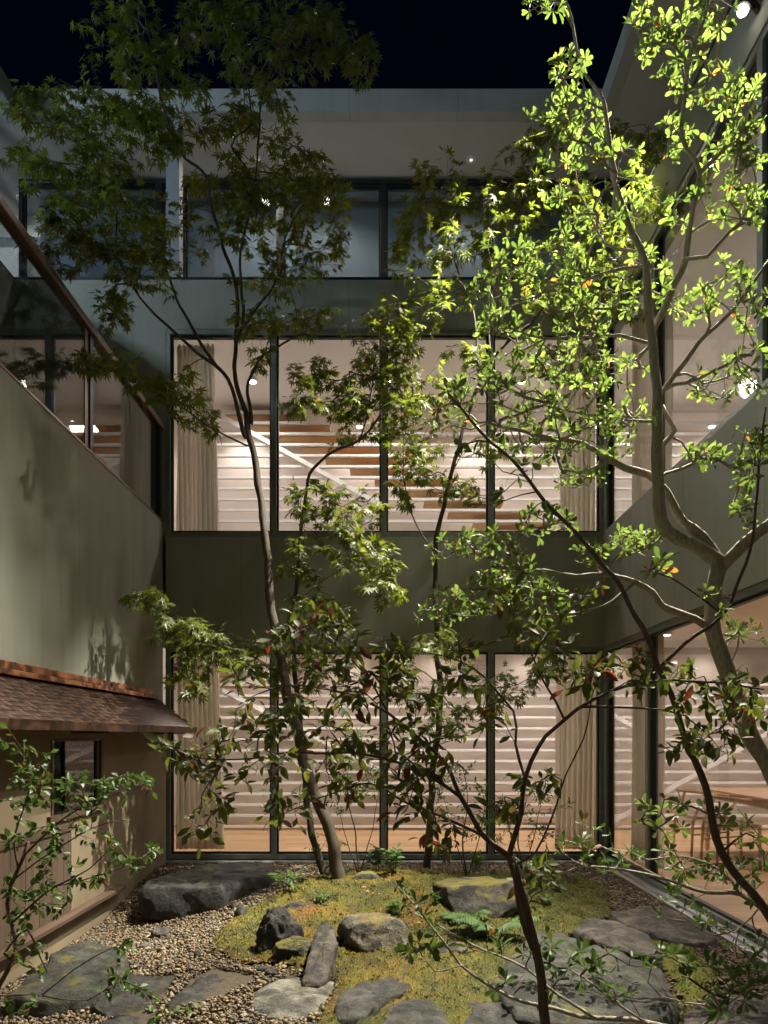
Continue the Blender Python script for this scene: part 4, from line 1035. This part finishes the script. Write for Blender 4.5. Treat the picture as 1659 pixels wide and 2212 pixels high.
plant('whorled_leaf_tree', 'pale barked tree with bright glowing whorls of oval leaves under the spotlight', 'tree', [
    (Yd([(1760, 2060), (1725, 1850), (1680, 1700), (1640, 1620), (1600, 1530), (1570, 1450), (1550, 1380), (1545, 1290), (1555, 1215)], 3.4, 3.4), .055, .036),
    (Yd([(1555, 1215), (1495, 1174), (1445, 1149), (1425, 1089), (1420, 989), (1422, 874), (1410, 764), (1405, 689), (1390, 565), (1355, 475), (1325, 375), (1310, 275), (1295, 200), (1255, 140), (1235, 40), (1215, -20)], 3.4, 3.3), .036, .0045),
    (Yd([(1555, 1215), (1520, 1164), (1475, 1124), (1440, 1064), (1400, 1024), (1350, 1009), (1300, 984), (1260, 959), (1200, 949), (1130, 929), (1055, 914)], 3.4, 3.5), .030, .006),
    (Yd([(1560, 1225), (1610, 1174), (1670, 1130), (1740, 1070)], 3.4, 3.2), .034, .024),
    (Yd([(1425, 1040), (1430, 964), (1456, 929), (1430, 875)], 3.4, 3.5), .016, .010),
    (Yd([(1420, 860), (1475, 784), (1525, 724), (1580, 674), (1659, 560)], 3.4, 3.3), .015, .006),
    (Yd([(1405, 720), (1445, 645), (1480, 560), (1495, 450), (1510, 375), (1475, 290), (1480, 175), (1515, 50), (1530, -20)], 3.4, 3.2), .020, .005),
    (Yd([(1510, 375), (1580, 310), (1659, 215)], 3.3, 3.2), .011, .005),
    (Yd([(1483, 560), (1530, 555), (1580, 500), (1659, 455)], 3.3, 3.1), .011, .006),
    (Yd([(1550, 1375), (1500, 1334), (1430, 1309), (1410, 1279), (1370, 1259), (1305, 1239), (1245, 1244), (1180, 1234), (1110, 1229), (1040, 1204)], 3.4, 3.4), .021, .004),
    (Yd([(1420, 909), (1340, 909), (1255, 894), (1180, 879)], 3.4, 3.5), .009, .004),
    (Yd([(1408, 744), (1310, 724), (1180, 729), (1120, 714)], 3.4, 3.5), .010, .004),
    (Yd([(1390, 575), (1310, 585), (1230, 615), (1110, 585)], 3.4, 3.5), .010, .004),
    (Yd([(1385, 545), (1310, 525), (1250, 415)], 3.4, 3.5), .009, .004),
    (Yd([(1305, 239), (1260, 215), (1240, 200)], 3.3, 3.3), .006, .004),
    (Yd([(1370, 1259), (1300, 1310), (1200, 1330), (1080, 1330), (950, 1335)], 3.4, 3.3), .009, .003)],
    CL4, 'obovate', M['obovate'], M['bark_grey'], M['bark_grey'], .048, 'whorl', 14, dY=.36, nobj=300, per=7, tip=.0020, sides=12, minr=.0016, density=2.4)
# --- long thin leaning stem
plant('leaning_sapling', 'long thin dark stem leaning across the side glazing with sparse oval leaves', 'tree', [
    (Yd([(1720, 2060), (1640, 1950), (1560, 1840), (1520, 1700), (1480, 1600), (1450, 1500), (1420, 1440), (1350, 1280), (1300, 1220), (1240, 1140), (1160, 1060), (1100, 990), (1020, 910), (970, 850)], 2.9, 2.9), .021, .005),
    (Yd([(1423, 1445), (1480, 1390), (1560, 1330), (1600, 1240), (1630, 1130), (1640, 1000), (1655, 880)], 2.9, 2.8), .009, .004),
    (Yd([(1560, 1325), (1510, 1290), (1450, 1250), (1400, 1230)], 2.85, 2.8), .005, .003),
    (Yd([(1535, 1760), (1490, 1740), (1420, 1790), (1390, 1780)], 2.9, 2.9), .005, .003),
    (Yd([(1560, 1840), (1610, 1800), (1650, 1815)], 2.9, 2.9), .006, .003)],
    [(965, 860, 40, 35, 2.9, 5), (1010, 985, 45, 30, 2.9, 4), (1045, 1070, 50, 30, 2.9, 5), (1150, 1120, 45, 25, 2.9, 3), (1130, 1010, 40, 25, 2.9, 3), (1420, 1215, 40, 30, 2.8, 5), (1620, 1000, 35, 60, 2.8, 7), (1610, 1130, 30, 50, 2.8, 4), (1540, 1300, 40, 30, 2.8, 3), (1400, 1740, 45, 25, 2.9, 5), (1470, 1740, 30, 35, 2.9, 4), (1420, 1790, 60, 20, 2.9, 4), (1540, 1770, 40, 35, 2.9, 4), (1600, 1800, 40, 30, 2.9, 4), (1640, 1880, 30, 25, 2.9, 3), (1500, 1880, 40, 30, 2.9, 4)],
    'obovate', M['obovate'], M['bark_shrub'], M['bark_shrub'], .058, 'whorl', 15, dY=.18, nobj=150, per=6, minr=.0018)
# --- red-tinged shrub in the foreground
CL6 = [(400, 1640, 45, 50, 5), (450, 1600, 50, 50, 6), (480, 1700, 70, 55, 9), (430, 1790, 28, 50, 4), (550, 1640, 75, 55, 9), (560, 1540, 70, 45, 8), (525, 1470, 50, 35, 5), (620, 1385, 55, 40, 7), (690, 1335, 65, 35, 8), (740, 1380, 65, 45, 8), (640, 1560, 65, 50, 8), (620, 1750, 55, 45, 7), (740, 1560, 75, 50, 9), (800, 1480, 75, 50, 10), (850, 1400, 55, 45, 7), (910, 1480, 55, 45, 7), (820, 1620, 70, 50, 9), (885, 1590, 55, 55, 7), (760, 1690, 65, 50, 8), (880, 1720, 55, 60, 8), (945, 1790, 45, 50, 6), (930, 1630, 55, 45, 6), (1085, 1300, 50, 50, 5), (1130, 1360, 55, 45, 6), (1190, 1400, 55, 45, 6), (1240, 1480, 55, 40, 5), (1000, 1385, 40, 25, 4), (1290, 1285, 25, 30, 2), (1300, 1450, 55, 35, 5), (1360, 1430, 55, 35, 5), (1440, 1470, 65, 40, 8), (1510, 1520, 65, 45, 8), (1550, 1600, 45, 45, 6), (1600, 1480, 45, 45, 6), (1640, 1540, 35, 45, 5), (1480, 1600, 55, 35, 5), (1120, 1700, 45, 40, 4), (1080, 1760, 35, 35, 3), (1155, 1890, 55, 35, 6), (1170, 1690, 35, 25, 3), (1050, 1560, 45, 45, 4), (990, 1470, 45, 35, 4), (700, 1460, 60, 40, 6), (690, 1640, 60, 40, 5), (345, 1610, 25, 20, 2)]
plant('turning_shrub', 'spreading shrub of dark and reddening oval leaves on a reddish stem', 'shrub', [
    (Yd([(1195, 2330), (1180, 2212), (1170, 2145), (1150, 2050), (1135, 1970), (1122, 1905), (1100, 1850)], 2.75, 2.7), .022, .016),
    (Yd([(1100, 1850), (1040, 1802), (995, 1722), (960, 1647), (905, 1597), (840, 1542), (750, 1500), (650, 1480), (560, 1500)], 2.7, 2.9), .012, .003),
    (Yd([(1102, 1835), (1125, 1752), (1135, 1677), (1175, 1592), (1220, 1557), (1280, 1512), (1355, 1482), (1450, 1470), (1560, 1475), (1650, 1490)], 2.7, 2.6), .012, .003),
    (Yd([(1132, 1670), (1115, 1607), (1110, 1537), (1045, 1462), (995, 1427), (940, 1412), (870, 1400)], 2.7, 2.8), .007, .002),
    (Yd([(1220, 1557), (1200, 1517), (1165, 1462), (1140, 1390), (1090, 1300)], 2.7, 2.6), .006, .002),
    (Yd([(1255, 1527), (1330, 1527), (1430, 1532), (1480, 1547), (1530, 1590)], 2.65, 2.5), .006, .002),
    (Yd([(995, 1722), (900, 1660), (780, 1630), (650, 1625), (520, 1640), (430, 1640), (350, 1610)], 2.7, 2.9), .008, .002),
    (Yd([(1035, 1800), (950, 1760), (880, 1740), (800, 1690), (700, 1720), (620, 1750)], 2.7, 2.9), .007, .002),
    (Yd([(1110, 1870), (1160, 1840), (1190, 1767), (1210, 1702), (1255, 1597), (1290, 1470)], 2.7, 2.6), .005, .002),
    (Yd([(1150, 2050), (1128, 1990), (1115, 1930), (1108, 1870)], 2.72, 2.66), .010, .007),
    (Yd([(840, 1542), (790, 1460), (720, 1390), (650, 1350)], 2.8, 2.9), .005, .002)],
    [(a, b_, c, d, 2.75+((a*7+b_*3) % 40-20)/100, n) for a, b_, c, d, n in CL6],
    'elliptic', M['redleaf'], M['bark_shrub'], M['bark_shrub'], .061, 'alt', 16, dY=.22, nobj=300, per=5, density=1.6, tip=.0013, minr=.0014, namer='stem')
# --- shrub at the plaster wall
plant('glossy_shrub', 'glossy small leaved shrub reaching in front of the plaster wall', 'shrub', [
    (Yd([(-60, 2330), (-20, 2180), (30, 2050), (20, 1950), (40, 1880), (60, 1820)], 3.0, 3.0), .013, .007),
    (Yd([(50, 1850), (110, 1790), (190, 1740), (260, 1710), (330, 1690)], 3.0, 3.1), .006, .002),
    (Yd([(30, 1990), (100, 1930), (190, 1880), (240, 1830)], 3.0, 3.0), .006, .002),
    (Yd([(40, 1880), (30, 1800), (60, 1720), (80, 1650)], 3.0, 2.9), .005, .002),
    (Yd([(60, 1930), (180, 1905), (270, 1870), (340, 1845)], 3.0, 3.1), .004, .002),
    (Yd([(30, 1900), (110, 1840), (200, 1790), (280, 1770)], 3.0, 3.2), .005, .002),
    (Yd([(10, 2060), (60, 2010), (100, 2100)], 3.0, 2.9), .007, .003),
    (Yd([(-10, 2150), (90, 2150), (190, 2160), (250, 2120)], 2.95, 2.9), .004, .002),
    (Yd([(90, 2150), (180, 2080), (260, 2040)], 2.95, 2.95), .003, .002)],
    [(10, 1590, 25, 20, 3, 2), (65, 1635, 50, 35, 3, 6), (40, 1720, 50, 45, 3, 7), (120, 1700, 50, 40, 3, 6), (180, 1700, 50, 40, 3, 6), (250, 1700, 45, 40, 3.1, 6), (310, 1695, 35, 30, 3.1, 4), (90, 1760, 60, 35, 3, 7), (180, 1760, 55, 30, 3.05, 5), (70, 1820, 60, 35, 3, 6), (140, 1810, 40, 30, 3, 4), (235, 1830, 35, 35, 3, 4), (120, 1890, 60, 35, 3, 6), (200, 1890, 40, 25, 3, 4), (280, 1860, 30, 20, 3.1, 3), (330, 1845, 25, 18, 3.1, 4), (50, 1930, 55, 40, 3, 7), (110, 1960, 45, 40, 3, 5), (30, 2010, 40, 40, 3, 4), (60, 2080, 50, 40, 2.9, 4), (265, 2040, 30, 18, 2.95, 3), (240, 2120, 40, 25, 2.9, 5), (290, 2150, 30, 22, 2.9, 3), (30, 2180, 40, 20, 2.8, 3), (400, 2180, 35, 20, 2.9, 3), (350, 2195, 30, 15, 2.9, 2)],
    'wide', M['glossy'], M['bark_shrub'], M['bark_shrub'], .040, 'alt', 17, dY=.18, nobj=250, per=6, density=1.5, tip=.0011, minr=.0011, namer='stem')
# --- evergreen shrub by the side glazing, and the low foreground one
plant('evergreen_shrub', 'evergreen shrub with pale arching branches over the metal sill', 'shrub', [
    (Yd([(1800, 2150), (1720, 2020), (1659, 1970), (1600, 1935), (1530, 1930), (1430, 1897), (1330, 1877), (1265, 1872), (1200, 1892)], 3.4, 3.7), .020, .004),
    (Yd([(1600, 1935), (1560, 1880), (1480, 1850), (1400, 1855), (1350, 1830)], 3.5, 3.7), .009, .003),
    (Yd([(1430, 1897), (1360, 1860), (1300, 1830), (1260, 1820)], 3.6, 3.8), .006, .003),
    (Yd([(1640, 1960), (1600, 2000), (1540, 2020), (1480, 1990)], 3.4, 3.5), .006, .003)],
    [(1250, 1830, 55, 35, 3.75, 8), (1290, 1800, 45, 35, 3.75, 6), (1350, 1840, 40, 35, 3.7, 6), (1190, 1875, 35, 18, 3.7, 4), (1400, 1850, 55, 28, 3.7, 6), (1480, 1890, 55, 35, 3.6, 7), (1540, 1860, 45, 35, 3.5, 6), (1600, 1890, 45, 45, 3.5, 7), (1460, 1960, 55, 35, 3.5, 6), (1640, 1930, 25, 50, 3.4, 5), (1540, 1990, 50, 30, 3.4, 5), (1600, 2030, 45, 30, 3.4, 5), (1640, 2060, 35, 35, 3.3, 4), (1300, 1870, 60, 18, 3.7, 4)],
    'obovate', M['glossy'], M['bark_grey'], M['bark_grey'], .055, 'whorl', 18, dY=.15, nobj=250, per=6, tip=.002, minr=.0018, namer='stem')
plant('evergreen_shrub', 'low evergreen shrub with long branches stretched over the large slab', 'shrub', [
    (Yd([(1560, 2330), (1480, 2240), (1400, 2212), (1330, 2200), (1255, 2195), (1200, 2180), (1130, 2162), (1070, 2135), (995, 2085), (940, 2010), (880, 1940), (850, 1905)], 2.75, 3.0), .015, .003),
    (Yd([(1280, 2197), (1180, 2130), (1110, 2080), (1030, 2045), (955, 2005), (890, 1970)], 2.8, 3.1), .008, .003),
    (Yd([(1400, 2212), (1330, 2165), (1280, 2120), (1230, 2090)], 2.75, 2.8), .006, .003),
    (Yd([(1480, 2240), (1560, 2180), (1480, 2165), (1430, 2155)], 2.7, 2.7), .006, .003),
    (Yd([(995, 2085), (940, 2100), (915, 2070)], 2.9, 2.9), .004, .002),
    (Yd([(1520, 2250), (1570, 2170), (1630, 2130)], 2.7, 2.6), .006, .003)],
    [(870, 1930, 30, 22, 3.0, 3), (895, 1965, 40, 22, 3.05, 4), (940, 2030, 50, 28, 3.0, 5), (915, 2062, 35, 25, 2.9, 4), (1040, 2040, 40, 22, 3.0, 4), (1110, 2055, 40, 25, 2.9, 4), (1185, 2055, 45, 35, 2.85, 6), (1260, 2080, 40, 28, 2.8, 5), (1200, 2115, 45, 28, 2.8, 5), (1290, 2110, 40, 20, 2.8, 4), (1340, 2135, 35, 25, 2.75, 4), (1440, 2080, 55, 35, 2.7, 6), (1520, 2110, 55, 35, 2.65, 6), (1600, 2130, 55, 35, 2.6, 6), (1480, 2060, 40, 25, 2.7, 3), (1560, 2155, 55, 28, 2.65, 5), (1090, 2130, 30, 20, 2.9, 3), (1630, 2080, 40, 30, 2.6, 4), (1340, 2060, 30, 25, 2.8, 3)],
    'obovate', M['glossy'], M['bark_grey'], M['bark_shrub'], .056, 'whorl', 19, dY=.12, nobj=250, per=6, tip=.0018, minr=.0016, namer='stem')
# --- small open shrubs in front of the back window
for i, (bx, by, pts, cl, lab) in enumerate((
    (775, 1895, [(775, 1895), (768, 1800), (750, 1720), (755, 1640)], [(750, 1640, 55, 45, 14), (790, 1690, 50, 40, 12), (730, 1720, 45, 40, 10), (700, 1820, 40, 40, 6), (770, 1590, 40, 30, 8)], 'small airy shrub between the tall maple and the back window'),
    (1010, 1900, [(1010, 1900), (1000, 1820), (1010, 1740), (1000, 1660)], [(990, 1680, 55, 45, 12), (1040, 1730, 55, 45, 12), (1000, 1790, 55, 40, 10), (1070, 1790, 45, 40, 9), (950, 1720, 40, 40, 8)], 'airy shrub with fine leaves behind the mossy boulder'),
    (1130, 1890, [(1130, 1890), (1120, 1800), (1140, 1720)], [(1110, 1770, 45, 40, 10), (1150, 1720, 45, 35, 9), (1180, 1800, 45, 35, 9), (1210, 1740, 30, 30, 5)], 'airy shrub with fine leaves before the curtain at the glass corner'))):
    g = ground(bx, by)
    plant('airy_shrub', lab, 'shrub', [(Yd(pts, g.y, g.y), .009, .003), (Yd([pts[0], (pts[0][0]+25, pts[0][1]-90), (pts[0][0]+45, pts[0][1]-190)], g.y, g.y-.1), .007, .002), (Yd([pts[0], (pts[0][0]-25, pts[0][1]-80), (pts[0][0]-50, pts[0][1]-170)], g.y, g.y+.1), .007, .002)],
          [(a, b_, c, d, g.y, n) for a, b_, c, d, n in cl], 'elliptic', M['herb'], M['bark_shrub'], M['bark_shrub'], .042, 'alt', 60+i, dY=.25, nobj=120, per=7, density=1.8, tip=.001, minr=.0012, namer='stem')
# --- herbs
def herb(px, py, label, n, h, size, kind, seed, spread=.6, name='leafy_herb', stems=5):
    g = ground(px, py); r = random.Random(seed); z0 = g.z+.03
    root = thing(name, label, 'plant', (g.x, g.y, z0)); L = []; mb = MB()
    for s in range(stems):
        a = r.uniform(0, 6.28); tp = Vector((g.x+math.cos(a)*h*spread*r.random(), g.y+math.sin(a)*h*spread*r.random(), z0+h*r.uniform(.6, 1)))
        b0 = Vector((g.x+r.gauss(0, .015), g.y+r.gauss(0, .015), z0-.03)); mid = b0.lerp(tp, .5)+Vector((0, 0, h*.1))
        mb.tube([b0, mid, tp], [.0028, .0024, .0016], 5)
        for k in range(n):
            f = 1-k/n*.75; q = mid.lerp(tp, max(0, f*2-1)) if f > .5 else b0.lerp(mid, f*2)
            ang = a+k*2.4; ax = Vector((math.cos(ang), math.sin(ang), r.uniform(-.1, .9))).normalized()
            L.append((leaf_matrix(q, ax, Vector((r.gauss(0, .3), r.gauss(0, .3), 1)), size*r.uniform(.65, 1.1)), r.randrange(4), size))
    o = mb.build('stems', M['herb'], root)
    put_leaves(root, kind, M['herb'], L, 80)
herb(622, 1935, 'strap leaved plant at the edge of the moss near the long boulder', 6, .20, .15, 'strap', 1, .5, 'strap_leaf_plant', 5)
herb(690, 1955, 'tiny light green seedling in moss left of the maple trunk', 5, .06, .05, 'elliptic', 2, .8, stems=4)
herb(850, 1900, 'light green leafy herb cluster behind the yellow lichen boulder', 8, .26, .08, 'elliptic', 3, .4, stems=9)
herb(815, 1890, 'upright herb clump between the maple trunks', 8, .24, .085, 'elliptic', 4, .4, stems=7)
herb(965, 1890, 'upright pale herb at the window behind the mossy boulder', 8, .34, .08, 'elliptic', 5, .25, stems=4)
herb(1030, 1880, 'low bright herb patch beside the mossy boulder top', 7, .16, .07, 'wide', 6, .9, stems=9)
herb(855, 1985, 'lobed light green herb right of the lichen boulder', 5, .10, .06, 'maple', 7, .9, stems=7)
herb(1180, 1965, 'small rosette of oval leaves on the smooth side moss', 6, .07, .06, 'wide', 8, .8, stems=4)
herb(945, 1965, 'ferny low herb against the dark front of the mossy boulder', 7, .09, .045, 'elliptic', 9, .9, stems=6)
herb(1270, 1870, 'dark leafy herb at the foot of the glass corner', 8, .20, .075, 'elliptic', 10, .6, stems=7)
herb(720, 1895, 'low herb at the foot of the tall maple by the window', 6, .13, .06, 'elliptic', 11, .7, stems=5)
def fern(px, py, label, n, ln, seed):
    g = ground(px, py); r = random.Random(seed); z0 = g.z+.03
    root = thing('fern', label, 'fern', (g.x, g.y, z0))
    V0, T0 = LEAF['strap'][0]
    for f in range(n):
        a = r.uniform(-3.4, .3); l = ln*r.uniform(.7, 1.1); hd = Vector((math.cos(a), math.sin(a), 0)); mb = MB()
        pts = [Vector((g.x, g.y, z0))+hd*l*t+Vector((0, 0, l*(1.35*t-1.0*t*t))) for t in [k/16 for k in range(17)]]
        mb.tube(pts, [.002*(1-.7*k/16) for k in range(17)], 4)
        side = hd.cross(Vector((0, 0, 1)))
        for k in range(2, 17):
            s = ln*.30*math.sin(math.pi*(k/17)**.75)+.004
            for sg in (-1, 1):
                m = leaf_matrix(pts[k], side*sg+hd*.35+Vector((0, 0, -.12)), Vector((r.gauss(0, .15), r.gauss(0, .15), 1)), s, 1.5)
                b0 = len(mb.v); mb.v += [tuple(m @ Vector(v)) for v in V0]; mb.f += [tuple(int(i)+b0 for i in t) for t in T0]
        mb.build('frond', M['herb'], root)
fern(1068, 2030, 'bright green fern with arching fronds at the edge of the large slab', 9, .30, 1)
fern(1000, 2005, 'smaller shaded fern under the mossy boulder', 6, .20, 2)

# fallen leaves on the moss
fm = leafmat('fallen_leaf', G((0, (.30, .12, .04)), (.5, (.42, .22, .10)), (1, (.22, .07, .03))), .2, 1.5, .6)
fme = leaf_mats('maple', fm)+leaf_mats('elliptic', fm)
fr = random.Random(5); nf = 0
while nf < 34:
    p = V[fr.randrange(len(V))]
    if p[1] > 6.6 or any(pip(np.array([p[0]]), np.array([p[1]]), q)[0] for q in STONE_POLYS): continue
    a = fr.uniform(0, 6.28)
    m = leaf_matrix(Vector((p[0], p[1], p[2]+.016)), Vector((math.cos(a), math.sin(a), fr.uniform(-.2, .3))), Vector((fr.gauss(0, .3), fr.gauss(0, .3), 1)), fr.uniform(.025, .05))
    o = link('fallen_leaf', fme[fr.randrange(8)], None, None, m); tag(o, 'dry orange brown leaf fallen on the moss', 'leaf', 'fallen leaves on the moss'); nf += 1

# ================================================================== GARDEN SPOTLIGHTS
def spotlight(loc, target, power, color, cone, label, blend=.5, size=.04, post=False, open_lens=False):
    loc = Vector(loc); d = (Vector(target)-loc).normalized()
    t = thing('garden_spotlight', label, 'spotlight', tuple(loc), 'garden spotlights on the side wall')
    MB().tube([loc-d*.14, loc-d*.13, loc, loc+d*.01], [.03, .045, .05, .05], 16).build('lamp_body', M['black'], t)
    MB().tube([loc+d*k for k in (.0105, .025, .038, .047, .05)], [.036, .034, .026, .015, .004], 16).build('lens', M['spot_lens'], t)
    if not open_lens:
        MB().tube([loc+d*.01, loc+d*.12, loc+d*.12, loc+d*.011], [.05, .05, .047, .047], 16, False).build('hood', M['black'], t)
    MB().prism(loc-d*.08, (XR+.001, loc.y, loc.z-.02) if not post else (loc.x-d.x*.08+.001, loc.y-d.y*.08, ZP+.02), .03, .03).build('bracket', M['black'], t)
    l = bpy.data.lights.new('spot', 'SPOT'); l.energy = power; l.color = color; l.spot_size = R(cone); l.spot_blend = blend; l.shadow_soft_size = size if open_lens else .03
    o = bpy.data.objects.new('spot_light', l); COL.objects.link(o)
    o.rotation_euler = d.to_track_quat('-Z', 'Y').to_euler(); o.location = loc+d*(.06 if open_lens else .16); attach(o, t)
spotlight((2.5, 5.75, 6.95), (1.0, 3.1, 2.6), 7400, (1, .94, .76), 76, 'black spotlight on a short post on the parapet behind the bright tree', .85, post=True)
spotlight((2.5, 6.45, 6.85), (1.3, 6.0, 4.8), 900, (1, .95, .80), 76, 'black spotlight added on a parapet post to brighten the near maple leaves', .7, post=True)  # extra lamp added to brighten the maple beside the parapet
spotlight((2.30, 5.5, 8.44), (-.3, 6.15, 2.9), 9000, (1, .95, .80), 29, 'black spotlight under the roof edge aimed down across the maples', .7)
spotlight((2.32, 4.50, 6.12), (-.3, 4.4, .0), 400, (1, .92, .76), 66, 'black spotlight with glaring lens high on the side wall', .5, open_lens=True)
